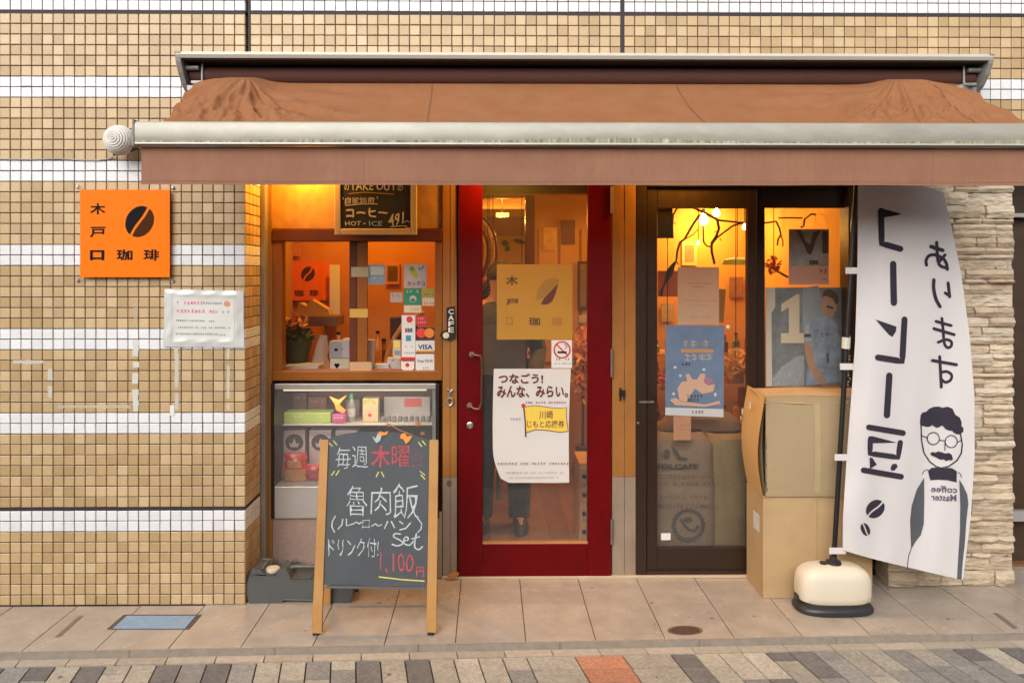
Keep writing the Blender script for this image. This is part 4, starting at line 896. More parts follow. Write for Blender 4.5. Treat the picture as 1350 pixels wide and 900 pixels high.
# ---- dark sliding doors
YK = .292
sd_ = thing('sliding_door', 'dark bronze glazed sliding door left of the cardboard boxes', 'door', W(925, 757, YK))
sf = thing('door_frame', 'dark bronze fixed frame round the sliding door and the poster window', 'frame', W(984, 760, YK))
pbox(MB(), 838.5, 190, 852.5, 758, YK-.004, .11).build('jamb', M_dkf, sf, bevel=.003)
pbox(MB(), 852.7, 190, 1129, 246, YK-.002, .10).build('head', M_dkf, sf, bevel=.003)
pbox(MB(), 852.7, 752.5, 1129, 758, YK-.003, .10).build('track', M_dkf, sf, bevel=.002)
pbox(MB(), 1119, 246.2, 1160, 758, YK-.001, .10).build('jamb', M_dkf, sf, bevel=.003)
pbox(MB(), 1160.3, 190, 1190, 762, YK+.03, .05).build('side_panel', MATS['side_brown'], sf)
pbox(MB(), 853, 246.3, 866.5, 752, YK+.012, .035).build('stile', M_dkf, sd_, bevel=.002); pbox(MB(), 985.5, 246.3, 997.5, 752, YK+.012, .035).build('stile', M_dkf, sd_, bevel=.002)
pbox(MB(), 866.7, 246.3, 985.3, 274.5, YK+.014, .03).build('top_rail', M_dkf, sd_, bevel=.002); pbox(MB(), 866.7, 721.5, 985.3, 752, YK+.014, .03).build('bottom_rail', M_dkf, sd_, bevel=.002)
pbox(MB(), 866.7, 274.7, 985.3, 721.3, YK+.026, .005).build('pane', M_glass2, sd_)
pbox(MB(), 843, 528.5, 862, 531, YK-.006, .006).build('latch', M_steeld, sd_); MB().lathe([(.006, -.006), (.006, 0)], W(841, 557, YK-.005), 10, 'Y').build('screw', M_steel, sd_)
sw = thing('poster_window', 'dark framed pane right of the sliding door with a large 1 poster behind it', 'window', W(1060, 757, YK))
pbox(MB(), 997.8, 246.3, 1008.5, 752, YK+.050, .035).build('stile', M_dkf, sw, bevel=.002)
pbox(MB(), 1008.7, 246.3, 1118.7, 274.0, YK+.052, .03).build('top_rail', M_dkf, sw, bevel=.002); pbox(MB(), 1008.7, 721.5, 1118.7, 752, YK+.052, .03).build('bottom_rail', M_dkf, sw, bevel=.002)
pbox(MB(), 1008.7, 274.2, 1118.7, 721.3, YK+.064, .005).build('pane', M_glass2, sw)
Yq = YK+.034
t = paper('cream_notice', 'plain cream sheet with faint lines taped above the blue poster', 'notice', 893.5, 352, 948, 428, Yq, thin_paper('cream_paper', (.80, .62, .42), .4, rough=.7, ns=3, na=.05))
MB().scrib(907, 937, 373.5, 2.2, onY(Yq-.001)).scrib(913, 927, 378, 3, onY(Yq-.001), seed=3).scrib(902, 944, 396, 1.6, onY(Yq-.001), seed=4).scrib(912, 932, 402.5, 1.4, onY(Yq-.001), seed=5).scrib(910, 936, 418, 1.8, onY(Yq-.001), seed=6).build('small_print', mat('faint_print', (.38, .28, .20), .7), t)
t = paper('blue_poster', 'blue illustrated poster with a white foot strip on the sliding door glass', 'poster', 877.5, 428, 955, 550, Yq-.002, thin_paper('poster_blue', (.22, .33, .52), .22, rough=.5, ns=10, na=.14, col2=(.24, .31, .43), ns2=9, na2=.6), quad=[(878, 428.5), (955, 429.5), (954, 550), (877, 547)])
fb = onY(Yq-.0045)
MB().poly([(877.2, 537), (953.8, 539), (954, 549.8), (877, 546.8)], fb).build('white_strip', M_paper, t)
fb2 = onY(Yq-.0052); MB().text('Poster', 908, 540.5, 926, 545.5, fb2, bold=.02, skew=.5).build('lettering', M_black, t) if False else MB().scrib(908, 926, 543, 4, fb2, seed=2).build('lettering', M_black, t)
mb = MB(); mb.scrib(902, 936, 453, 8.5, fb, seed=31).scrib(903, 933, 471, 9, fb, seed=33); mb.build('title', mat('title_pale', (.60, .52, .46), .6), t)
MB().rect(898, 460, 941, 465, fb).scrib(904, 932, 453, 5, fb2, seed=31).build('title_band', mat('title_orange', (.66, .30, .12), .6), t)
MB().scrib(899, 910, 480, 4, fb).scrib(906, 926, 522, 4, fb, seed=14).scrib(906, 926, 527, 4, fb, seed=15).build('small_print', M_black, t)
MB().poly([(893, 512), (899, 503), (906, 502), (904, 494), (908, 492), (913, 500), (919, 500), (924, 492), (930, 493), (928, 502), (934, 508), (943, 506), (940, 516), (926, 519), (916, 512), (904, 530), (896, 529)], fb).poly([(883, 527), (890, 524), (900, 529), (930, 533), (948, 528), (950, 532), (930, 536), (890, 534)], fb).build('illustration', mat('illus_peach', (.78, .45, .30), .6), t)
MB().disc(934, 502, 6, 5, fb2).build('illustration', mat('illus_plum', (.45, .20, .28), .6), t)
MB().disc(890, 484, 2, 2, fb2).disc(928, 487, 2, 2, fb2).disc(888, 519, 2, 2, fb2).disc(943, 520, 2, 2.5, fb2).disc(897, 495, 1.8, 1.8, fb2).build('snow_dots', M_white, t)
t = paper('peach_slip', 'small peach paper slip hanging under the blue poster', 'notice', 888, 548, 911, 580, Yq+.0, thin_paper('peach_paper', (.75, .40, .20), .3, rough=.7, ns=6, na=.05)); MB().scrib(897, 909, 560, 2, onY(Yq-.001)).scrib(897, 909, 566, 2, onY(Yq-.001), seed=4).build('small_print', mat('peach_soft', (.42, .2, .11), .7), t)
tag(pbox(MB(), 871.5, 702.5, 884, 711.5, YK+.0255, .0006).build('white_sticker', M_paper), 'tiny blank white sticker in the lower left corner of the sliding door glass', 'sticker')
tag(MB().lathe([(.011, -.006), (.009, -.010), (.004, -.012)], W(959.5, 431, YK+.026), 16, 'Y').build('suction_cup', mat('cup_clear', (.7, .62, .55), .3), smooth=True), 'round pale suction cup at the upper right corner of the blue poster', 'suction cup')
Yr = YK+.069+.004
t = paper('animal_photo_sheet', 'sheet with a dark animal photo over a pink caption area in the right pane', 'poster', 1040, 302, 1093, 375, Yr, thin_paper('sheet_pink', (.72, .50, .40), .3, rough=.6)); fr = onY(Yr-.001); fr2 = onY(Yr-.0016)
MB().rect(1041, 303, 1092, 350.5, fr).build('photo', mat('photo_mix', (.42, .46, .50), .4, ns=16, na=.5, col2=(.62, .52, .45), ns2=20, na2=.2), t)
MB().poly([(1049, 303), (1056, 303), (1062, 318), (1068, 322), (1072, 306), (1082, 303), (1076, 316), (1072, 330), (1069, 336), (1064, 334), (1061, 325)], fr2).rect(1084, 304, 1092, 334, fr2).rect(1067, 343, 1079, 349, fr2).build('photo_shape', mat('photo_dark', (.06, .035, .03), .4), t)
MB().scrib(1081, 1089, 357.5, 5, fr, seed=3).scrib(1084, 1088, 368, 2.4, fr, seed=4).build('small_print', M_black, t)
# big poster with a numeral and a man
Yp = YK+.069+.006; t = paper('number_poster', 'large grey photo poster with a cream 1 and a man in blue shirt', 'poster', 1009.5, 379, 1118, 509, Yp, mat('poster_grey', (.17, .175, .17), .5, ns=12, na=.45, col2=(.27, .27, .255), ns2=8, na2=.6)); f0 = onY(Yp-.001); f1 = onY(Yp-.0016); f3 = onY(Yp-.0022); f4 = onY(Yp-.0028)
MB().poly([(1010, 379), (1022, 379), (1022, 405), (1017, 412), (1018, 509), (1010, 509)], f0).build('margin', M_cream, t)
MB().poly([(1030, 401), (1050, 388), (1054, 388), (1054, 439), (1060, 439), (1060, 452), (1029.5, 452), (1029.5, 439), (1040, 439), (1040, 405), (1030, 411)], f1).build('numeral', mat('numeral_cream', (.78, .62, .40), .5), t)
mb = MB(); 
mb.poly([(1019, 498), (1030, 484), (1050, 470), (1060, 468), (1060, 509), (1019, 509)], f0); mb.build('stand_print', mat('stand_grey', (.38, .38, .37), .5, ns=60, na=.4, stretch=(3, 1, .4)), t)
MB().poly([(1058, 380), (1078, 376), (1095, 430), (1058, 436)], f0).build('wall_print', mat('wall_grey', (.32, .35, .35), .5, ns=10, na=.2), t)
MB().poly([(1060, 436), (1066, 424), (1080, 418), (1094, 414), (1104, 428), (1108, 450), (1108, 503), (1062, 508), (1066, 480), (1069, 462), (1062, 452)], f1).build('shirt_print', mat('shirt_blue', (.29, .35, .42), .5, ns=16, na=.5), t)
MB().poly([(1060, 452), (1069, 452), (1074, 478), (1082, 492), (1090, 505), (1086, 508), (1074, 500), (1064, 478)], f3).poly([(1084, 392), (1092, 388), (1103, 396), (1104, 406), (1098, 417), (1090, 418), (1083, 408)], f3).build('skin_print', mat('skin_print', (.52, .28, .16), .5, ns=20, na=.15), t)
MB().poly([(1084, 391), (1086, 384), (1094, 380.5), (1103, 386), (1106, 396), (1103, 402), (1098, 394), (1090, 390)], f4).rect(1060, 440, 1069, 444, f4).poly([(1090, 402), (1099, 405), (1098, 408), (1090, 405)], f4).build('cap_print', mat('cap_dark', (.05, .04, .035), .5), t)
MB().rect(1060, 446, 1070, 449.5, f3).poly([(1062, 428), (1067, 426), (1066, 444), (1060, 444)], f3).build('band_print', mat('band_white', (.5, .47, .40), .5), t)
MB().poly([(1089, 466), (1093, 465), (1093, 478), (1090, 479)], f3).scrib(1082, 1100, 441, 6, f3, seed=4).build('shirt_mark', mat('shirt_navy', (.08, .11, .17), .5), t)
# ================================================================== THINGS IN FRONT
# orange wall sign
SGY = -.030; fsg = onY(SGY-.0015)
sg = thing('orange_sign', 'square orange shop sign with black characters and a coffee bean on the tiled pier', 'sign', W(164, 366, SGY))
pbox(MB(), 105.5, 250, 223.7, 365.5, SGY, .008).build('board', M_orange, sg, bevel=.0008)
mb = MB(); bean(mb, 184, 292, 21.5, 17.8, -1.0, 3.6, fsg, (1, 0), sc=.04); mb.build('bean_logo', [mat('bean_dark', (.06, .018, .004), .6, spec=.08), M_black], sg)
mb = MB(); B = .022
mb.text('木', 118.6, 268, 139, 282.5, fsg, bold=B).text('戸', 118.6, 299, 139, 313, fsg, bold=B).text('口', 118.6, 329.8, 137.4, 343, fsg, bold=B+.02).text('珈', 153.5, 328.8, 174.5, 343.3, fsg, bold=B).text('琲', 189, 328.8, 209.8, 343.3, fsg, bold=B)
mb.build('lettering', M_black, sg)
for x, y in ((103, 246), (228.5, 247.5), (102.5, 369.5), (228, 370.5)):
    p = W(x, y, -.012); q = W(164+(x-164)*.90, 307.5+(y-307.5)*.90, SGY+.008)
    MB().lathe([(.008, 0), (.008, -.006), (.005, -.010)], W(x, y, -.0015), 14, 'Y').tube([p, q], .0022, 6).build('wall_fixing', M_steel, sg, smooth=35)
# laminated notice with a wavy clear margin
NY = -.006
nt_ = thing('laminated_notice', 'white laminated notice with pink and black lines below the orange sign', 'notice', W(268, 458, NY))
def nf(u, v):
    x = 217+(321-217)*u-1.5*v*(1-u)+.8*v*u; y = 381+(457-381)*v+2*u*(1-v)+1*u*v; e = min(u, 1-u, v, 1-v)
    p = W(x, y, NY); p.y -= .004*math.exp(-(e-.09)**2/.002)*(1+.5*math.sin(u*23+v*17))+.0015*math.sin(u*9)*math.sin(v*7)+.003*max(0, math.sin(v*9+u*3))*(u < .1 or u > .9); return p
MB().sheet(nf, 44, 34, .0008).build('sleeve', mat('sleeve_plastic', (.60, .60, .57), .22, ns=8, na=.05, coat=.5), nt_, smooth=True)
def nf2(u, v): p = nf(.12+.76*u, .13+.74*v); p.y -= .0016; return p
MB().sheet(nf2, 24, 20, .0004).build('sheet', mat('notice_white', (.66, .65, .61), .4), nt_, smooth=True)
fn_ = lambda x, y: nf((x-217+1.5*0)/(104), (y-382)/76)+Vector((0, -.0034, 0))
MB().scrib(239, 266, 399.5, 4, fn_, seed=2).scrib(234, 281, 410.5, 4.4, fn_, seed=3).build('pink_line', M_pinkp, nt_)
MB().scrib(234, 237, 399, 3, fn_).scrib(268, 292, 399.5, 3, fn_, seed=3).scrib(284, 300, 411, 3, fn_, seed=5).scrib(233, 270, 423, 2.4, fn_, seed=6).scrib(276, 283, 423.5, 2.4, fn_, seed=7).scrib(233, 303, 432, 2.4, fn_, seed=8).scrib(233, 286, 440.5, 2.4, fn_, seed=9).scrib(290, 297, 441.5, 2.4, fn_, seed=9).build('small_print', M_grayp, nt_)
MB().disc(299.5, 400, 4.2, 3.6, fn_).build('round_stamp', mat('stamp_orange', (.70, .25, .12), .6), nt_)
# remains of old tape on the tiles
mt = clear_film('old_tape', (.78, .76, .68), .6); mt2 = clear_film('old_tape_pale', (.76, .75, .70), .78)
def residue(pts, lab, m=mt, seed=1, w_=5.0):
    r = random.Random(seed); mb = MB()
    (x0, y0), (x1, y1) = pts; L = math.hypot(x1-x0, y1-y0); n = max(2, int(L/7)); dx, dy = (x1-x0)/n, (y1-y0)/n
    for i in range(n):
        if r.random() < .05 and w_ < 8: continue
        a = (x0+dx*i, y0+dy*i); b = (x0+dx*(i+1)*1.0, y0+dy*(i+1)); nx, ny = -(y1-y0)/L, (x1-x0)/L; k1, k2 = (r.uniform(.55, 1)*w_ for _ in (0, 1)) if w_ < 8 else (w_, w_)
        P = [W(a[0]+nx*k1/1, a[1]+ny*k1, -.0012), W(b[0]+nx*k1, b[1]+ny*k1, -.0012), W(b[0]-nx*k2, b[1]-ny*k2, -.0012), W(a[0]-nx*k2, a[1]-ny*k2, -.0012)]
        mb.add(P, [(0, 1, 2, 3)])
    n_ = len(mb.f)//2 or 1; o_ = thing('old_tape', lab, 'tape', W(x0, y0, -.001), 'old tape left on the tiles')
    for f_ in mb.f: MB().add([mb.v[i] for i in f_], [(0, 1, 2, 3)]).build('tape_piece', m, o_)
residue([(179, 448), (179, 542)], 'broad pale strip of old tape running down the tiles left of the notice', mt2, 1, 5.2)
residue([(233, 459), (233, 540)], 'speckled strip of old tape hanging below the left half of the notice', mt, 2, 3.2)
residue([(301, 459), (301, 540)], 'faint strip of old tape below the right edge of the notice', mt, 3, 2.4)
residue([(17, 477), (57, 477)], 'short row of old tape scraps near the left edge of the pier', mt, 4, 3.4)
residue([(66, 486), (66, 524)], 'short upright scrap of old tape at the left part of the pier', mt, 5, 3.4)
residue([(76, 536), (172, 536)], 'long faint row of old tape above the middle white tile band', clear_film('old_tape_faint', (.76, .73, .64), .5), 6, 2.2)
residue([(179, 399), (179, 432)], 'small yellowed tape patch on the tiles below the orange sign', clear_film('old_tape_faint2', (.72, .66, .48), .35), 7, 3.5)
tag(pbox(MB(), 224, 534, 230, 547.5, -.0025, .002).build('tape_scrap', M_paper), 'small white tape scrap on the edge of the middle white tile band', 'tape')

# hanging menu chalkboard
MY = YD-.055; fm = onY(MY-.0015)
mn = thing('menu_chalkboard', 'small hanging take-out coffee chalkboard in a pale yellow frame', 'menu board', W(495, 309, MY))
mfr = mat('pale_frame', (.72, .47, .20), .5, ns=8, na=.06, stretch=(1, 1, 6))
ya = 196
for x0, y0, x1, y1 in ((441, ya, 448.6, 309.5), (541.5, ya, 549.5, 309.5), (448.8, 301.5, 541.3, 309.5), (448.8, ya, 541.3, ya+7.5)): pbox(MB(), x0, y0, x1, y1, MY-.006, .018).build('frame_bar', mfr, mn, bevel=.003)
pbox(MB(), 448.8, ya+7.8, 541.3, 301.3, MY, .006).build('board', mat('menu_black', (.028, .022, .012), .75, ns=8, na=.25, col2=(.045, .038, .02), ns2=4, na2=.5), mn)
M_chy = mat('chalk_cream', (.80, .66, .42), .9)
mb = MB(); mb.text('TAKE OUT', 462, 240, 522, 251, fm, bold=.01, wob=.5).text('の', 454, 242, 460, 251, fm, wob=.3).text('の', 524, 243, 531, 252, fm, wob=.3).text('自家焙煎', 455, 260, 494, 269, fm, wob=.4).text('コーヒー', 456, 274.5, 511, 286.5, fm, bold=.035, wob=.5).text('HOT • ', 455, 291.5, 482, 297.5, fm, bold=.01, wob=.3).text('491', 512.5, 281, 532, 297, fm, bold=.015, wob=.6, skew=-4).stroke([(533, 293), (536, 291), (540, 293)], 1, fm).stroke([(455, 271), (476, 269), (498, 269)], 1, fm).stroke([(514, 299), (524, 298), (537, 298)], .9, fm).stroke([(452, 260), (453, 263)], 1, fm).stroke([(497, 259), (498, 262)], 1, fm).stroke([(534, 300), (540, 300.5)], 1, fm)
mb.build('chalk_lettering', M_chy, mn)
MB().text('ICE', 486.5, 291.5, 504, 298, fm, bold=.01, wob=.3).build('chalk_lettering', mat('chalk_blue', (.40, .52, .52), .9), mn)
MB().stroke([(459, 255.5), (480, 253.5), (519, 256)], 1, fm).build('chalk_line', mat('chalk_orange', (.65, .32, .08), .9), mn)
MB().tube([W(470, ya, MY+.004), W(470, ya-22, MY+.01)], .0015, 5).tube([W(520, ya, MY+.004), W(520, ya-22, MY+.01)], .0015, 5).build('hanging_wire', M_steeld, mn)

# A-frame chalkboard
P0 = Vector((0, -.312, 0)); P1 = Vector((0, -.177, .813)); nrm = Vector((0, -.813, .135)).normalized()
af = thing('sandwich_board', 'wooden A-frame chalkboard with handwritten Thursday lunch menu standing before the display case', 'chalkboard', (W(492, 830, -.25).x, -.17, 0))
fL = onP(P0, nrm); fB = onP(P0-nrm*.006, nrm); fC = onP(P0-nrm*.0045, nrm)
M_ply = wood('frame_pine', (.56, .30, .105), (.47, .23, .075), rough=.5, bump=.0005)
M_board = mat('chalkboard_slate', (.070, .077, .086), .8, ns=6, na=.16, col2=(.092, .098, .105), ns2=5, na2=.8, stretch=(1.2, 1, .8))
for q_ in ([(411, 834), (423.4, 834), (432.5, 580), (422.5, 580)], [(562, 833), (574.5, 833), (577.5, 580), (566.5, 580)]):
    MB().prism([fL(x, y) for x, y in q_], -nrm*.024).build('leg', M_ply, af, bevel=.002)
    x_ = (q_[0][0]+q_[1][0])/2; p_ = G(x_, 835.5)
    MB().box(p_.x-.014, p_.x+.014, p_.y-.014, p_.y+.014, .0008, .011).build('foot', mat('foot_black', (.02, .018, .018), .7), af, bevel=.002)
pts = [(433, 578), (440, 575), (455, 571.5), (475, 569.3), (500, 568.8), (525, 570), (545, 573), (558, 577), (566, 581), (562.5, 772), (425.8, 770)]
MB().prism([fB(x, y) for x, y in pts], -nrm*.008).build('board', M_board, af, bevel=.001)
pts2 = [(431, 771.5), (561.5, 773.5), (561.5, 776.5), (428, 775)]; MB().prism([fB(x, y) for x, y in pts2], -nrm*.012).build('ledge', mat('ledge_grey', (.10, .11, .12), .6), af)
for sx in (0, 1):
    top = fL((427, 572)[sx], 586)-nrm*.03; 
    xg = (W(430, 797, -.02).x, W(571.5, 797, -.02).x)[sx]
    MB().bar((top.x+(.012 if sx == 0 else -.012), top.y+.004, .79), (xg, .0, .0015), .035, .018, (0, 1, 0)).build('rear_leg', M_ply, af, bevel=.002)
MB().bar((W(430, 780, -.05).x+.02, -.012, .16), (W(571, 780, -.05).x-.02, -.012, .16), .018, .03, (0, 0, 1)).build('rear_crossbar', M_ply, af, bevel=.002)
M_chw = mat('chalk_white', (.52, .56, .56), .95, ns=90, na=.35, spec=.1); M_chr = mat('chalk_red', (.46, .085, .10), .95, ns=90, na=.3); M_chf = mat('chalk_faded', (.19, .085, .11), .95, ns=60, na=.3); M_chyl = mat('chalk_yellow', (.60, .58, .16), .95, ns=90, na=.2)
mb = MB(); cw = -.010
mb.text('毎', 443, 590, 462, 617, fC, bold=cw, wob=.5).text('週', 464, 588, 485, 616, fC, bold=cw, wob=.5).text('魯', 457, 640, 484, 680, fC, bold=cw, wob=.7).text('肉', 489, 643, 515, 678, fC, bold=cw, wob=.7).text('飯', 518, 637, 552, 683, fC, bold=cw, wob=.7)
mb.stroke([(442, 680), (438, 687), (437.5, 694), (441, 701)], 1.6, fC)
mb.stroke([(452, 684), (451, 691), (446, 697)], 1.7, fC, wob=.4).stroke([(457, 684), (457, 693), (465, 690)], 1.7, fC, wob=.3).stroke([(466, 690), (470, 687.5), (473, 690), (477, 688)], 1.6, fC)
mb.text('ロ', 478, 685, 487, 696, fC, bold=cw, wob=.6).stroke([(490, 693), (495, 690), (499, 693), (503, 691)], 1.6, fC).stroke([(511, 687), (507, 696)], 1.7, fC).stroke([(516, 687), (520, 695)], 1.7, fC)
mb.stroke([(527, 687), (531, 690)], 1.7, fC).stroke([(527, 698), (535, 696), (541, 689)], 1.7, fC).stroke([(550, 682), (556, 690), (555, 697), (551, 701)], 1.6, fC)
# Set
MB.CR = True
mb.stroke([(528, 703.5), (521, 703), (519, 707), (528, 712), (531, 716), (524, 719), (517, 717)], 1.9, fC).stroke([(532, 713), (538, 711), (537, 707.5), (533, 709), (533, 716), (540, 718), (545, 713)], 1.8, fC).stroke([(549, 703), (547, 713), (547, 721), (552, 724), (557, 720)], 1.9, fC).stroke([(543, 710), (553, 707)], 1.8, fC)
MB.CR = False
MB().text('ドリンク付!', 433, 709, 499, 734, fC, bold=cw+.004, wob=.6).build('chalk_lettering', M_chw, af)
mb.build('chalk_lettering', M_chw, af)
MB().text('木', 489, 588, 515, 617, fC, bold=.015, wob=.8).text('曜', 517, 587, 540, 616, fC, bold=0, wob=.6).build('chalk_lettering', M_chr, af)
MB().text('1,100', 501, 729, 545, 757, fC, bold=-.002, wob=.8, skew=3).text('円', 549, 746, 559, 760, fC, bold=.01, wob=.6).build('chalk_lettering', M_chr, af)
MB().text('日', 543, 598, 556, 616, fC, bold=.012, wob=.8).build('chalk_lettering', M_chf, af)
mb = MB()
for a_, b_ in (((434, 584), (438, 587.5)), ((440, 581), (444, 586)), ((492, 576), (495, 581)), ((552, 583), (556, 588)), ((557, 581), (561, 586)), ((437, 626), (441, 621)), ((443, 626), (447, 620)), ((496, 628), (499, 622)), ((503, 622), (506, 628)), ((554, 621), (560, 626)), ((555, 626), (560, 631))): mb.stroke([a_, b_], 1.5, fC)
mb.stroke([(500, 760), (530, 763.5), (559, 765.5)], 1.8, fC).build('chalk_marks', M_chyl, af)
t = thing('leaf_garland', 'orange leaves and a small white clip at the top edge of the sandwich board', 'decoration', fL(515, 575))
MB().poly([(497, 572), (501, 568), (507, 570), (512, 567), (510, 573), (503, 574)], fL).build('leaf', mo, t); MB().poly([(529, 572), (534, 570), (536, 575), (544, 574), (540, 581), (535, 585), (532, 579), (527, 577)], fL).build('leaf', mo, t); MB().poly([(494, 579), (498, 572), (503, 574), (501, 581), (496, 584)], lambda x, y: fL(x, y)).build('clip', mat('clip_pale', (.42, .48, .50), .5), t)

# water tanks
def tank(Y, dep, dx, lab, hy=0):
    t = thing('water_tank', lab, 'water tank', W(395+dx, 796, Y))
    m_ = mat('tank_plastic', (.085, .088, .085), .42, ns=12, na=.14, bs=60, bm=.0008)
    s = lambda x, y: (W(x+dx, 770, Y).x, max(.0015, W(400, y, Y).z))
    prof = [(325, 784), (325, 768), (328, 757), (333, 749), (345, 749), (349, 757), (362, 757), (368, 751), (376, 750), (381, 755), (384, 762), (410, 762), (414, 755), (420, 750), (436, 750), (440, 757), (452, 757), (457, 750), (462, 752), (465, 760), (465, 786), (460, 795), (438, 796), (430, 790), (374, 790), (368, 795.5), (330, 795.5)]
    P = [s(x, y) for x, y in prof]
    MB().prism([(x, Y, z) for x, z in P], (0, dep, 0)).build('body', m_, t, bevel=.009, smooth=50)
    cx, cz = s(355.5, 757); MB().lathe([(.034, 0), (.034, .012), (.030, .016), (.004, .017)], (cx, Y+dep*.45, cz-.002), 24).build('cap', mat('tank_cap', (.62, .58, .42), .5, ns=14, na=.08), t, smooth=35)
    a = s(378, 753); b = s(417, 753); MB().tube([(a[0], Y+dep*.5, a[1]-.008), (a[0]+.02, Y+dep*.5, a[1]+.001), (b[0]-.02, Y+dep*.5, a[1]+.001), (b[0], Y+dep*.5, a[1]-.008)], .011, 10).build('handle', m_, t, smooth=True)
    return t
tank(.012, .115, 0, 'grey black plastic water tank lying nearest the viewer under the display case')
tank(.135, .115, 6, 'grey black plastic water tank lying behind the other against the stone panel')

# cardboard boxes
M_cb = mat('cardboard', (.53, .36, .19), .85, ns=4, na=.05, bs=200, bm=.0003, spec=.15, wn=(5, .12, 1), col2=(.49, .325, .165), ns2=3, na2=.6); M_cb2 = mat('cardboard_worn', (.43, .315, .175), .75, ns=5, na=.08, bs=30, bm=.002, col2=(.36, .265, .145), ns2=5, na2=.6)
M_cbs = mat('cardboard_side', (.62, .37, .14), .8, ns=5, na=.08)
bx0, bx1 = W(1006, 700, .04).x, W(1150, 700, .04).x; by0, by1 = .04, .268
zb1 = W(1078, 653.5, .04).z; zb2 = W(1078, 523, .035).z
lb_ = thing('cardboard_box', 'plain tan cardboard box on the porch at the bottom of the pair', 'box', ((bx0+bx1)/2, .15, 0), 'cardboard boxes stacked by the sliding door')
def crate(t, x0, x1, y0, y1, z0, z1, m, bulge=0., seed=0.):
    def n(x, y, z): return .0014*noise.noise(Vector((x*9+seed, y*9, z*9)))
    mb = MB()
    F = lambda u, v: (x0+(x1-x0)*u, y0-bulge*math.sin(PI*u)*math.sin(PI*v)+n(u, v, 0), z0+(z1-z0)*v)
    mb.grid(F, 14, 14); mb.grid(lambda u, v: (x0-bulge*1.4*math.sin(PI*v)*(1-u*.6)*1.0+n(u, v, 4)*0, F(0, v)[1]*(1-u)+y1*u if False else y1+(F(0, v)[1]-y1)*(1-u), z0+(z1-z0)*v) if u < 1 else (x0-bulge*1.4*math.sin(PI*v)*.4, y1, z0+(z1-z0)*v), 6, 14)
    mb.grid(lambda u, v: (x1, F(1, v)[1]+(y1-F(1, v)[1])*u, z0+(z1-z0)*v), 6, 14)
    mb.grid(lambda u, v: (x0+(x1-x0)*u, F(u, 1)[1]+(y1-F(u, 1)[1])*v, z1), 14, 6); mb.grid(lambda u, v: (x0+(x1-x0)*u, y0+(y1-y0)*v, z0), 2, 2)
    mb.grid(lambda u, v: (x0+(x1-x0)*u, y1, z0+(z1-z0)*v), 2, 2)
    # front-left corner: the side's first column follows the bulge
    return mb.build('body', m, t)
crate(lb_, bx0, bx1, by0, by1, .0015, zb1, M_cb, 0, 2)
MB().box(bx0-.0012, bx0-.0001, .09, .17, .30, .385).build('torn_label', mat('label_scrap', (.62, .60, .56), .7, ns=30, na=.2), lb_)
ub = thing('cardboard_box', 'battered cardboard box with torn left edge on top of the plain one', 'box', ((bx0+bx1)/2, .15, zb1), 'cardboard boxes stacked by the sliding door')
ux0 = bx0+.008
crate(ub, ux0, bx1, by0-.012, by1, zb1+.0015, zb2, M_cb2, .012, 5)
MB().sheet(lambda u, v: (ux0-.006-.030*math.sin(PI*min(1, v*1.02))*(1-.3*u)-.012*u, by1-.005-(by1-.015)*u+.02*u*math.sin(v*5), zb1+.002+(zb2-zb1+.02)*v), 8, 16, .002).build('side_flap', M_cbs, ub, smooth=True)
mb = MB(); mb.sheet(lambda u, v: (ux0-.02+(bx1-ux0+.02)*u, by0-.018+.17*v+.004*math.sin(u*14), zb2+.004-.034*(1-v)**3*1.0+.010*v*1.6+.003*math.sin(u*9+v*4)), 18, 8, .003).build('top_flap', M_cb, ub, smooth=True)
MB().sheet(lambda u, v: (ux0+.004+.012*noise.noise(Vector((v*9, 1, 0)))*u, by0-.0155+.004*u, zb1+.02+(zb2-zb1-.21)*v), 2, 16, .002).build('torn_edge', mat('tear_dark', (.05, .045, .04), .8), ub)
MB().box(W(1077, 700, .04).x-.0008, W(1077, 700, .04).x+.0008, by0-.0016, by0-.0004, .03, zb1-.02).build('fold_line', mat('fold_dark', (.34, .22, .11), .9), lb_)
xm_ = W(1076, 600, .03).x; MB().sheet(lambda u, v: (xm_-.012+.028*u, by0-.0145-.0125*math.sin(PI*((xm_-ux0)/(bx1-ux0)))*math.sin(PI*v), zb1+.02+(zb2-zb1-.05)*v), 1, 12, .0006).build('packing_tape', mat('tape_tan', (.47, .36, .20), .35, ns=10, na=.06), ub)
for (y, z, s) in ((.10, zb2-.07, .022), (.21, zb2-.12, .02), (.235, zb2-.15, .012)): MB().box(ux0-.048, ux0-.0465, y, y+s, z, z+s*1.6).build('torn_label', mat('label_scrap', (.6,)*3), ub)

# banner on a pole with a weighted base
BYp = -.07; bcx = W(1097, 770, BYp).x; bcy = -.072
fs_ = thing('banner_stand', 'black banner pole standing in a cream plastic tank on a black base plate', 'banner stand', (bcx, bcy, 0))
def sring(cx, cy, rx, ry, z, e=3.2, n=40): 
    return [(cx+rx*math.copysign(abs(math.cos(a))**(2/e), math.cos(a)), cy+ry*math.copysign(abs(math.sin(a))**(2/e), math.sin(a)), z) for a in [2*PI*k/n for k in range(n)]]
def loft(mb, rings, mi=0):
    n = len(rings[0]); b = len(mb.v)
    for r in rings: mb.v += [Vector(p) for p in r]
    for k in range(len(rings)-1):
        for i in range(n): mb.f.append((b+k*n+i, b+k*n+(i+1) % n, b+(k+1)*n+(i+1) % n, b+(k+1)*n+i)); mb.m.append(mi)
    mb.f.append(tuple(b+i for i in range(n-1, -1, -1))); mb.f.append(tuple(b+(len(rings)-1)*n+i for i in range(n))); mb.m += [mi, mi]; return mb
M_bp = mat('base_black', (.028, .026, .028), .35, ns=14, na=.1)
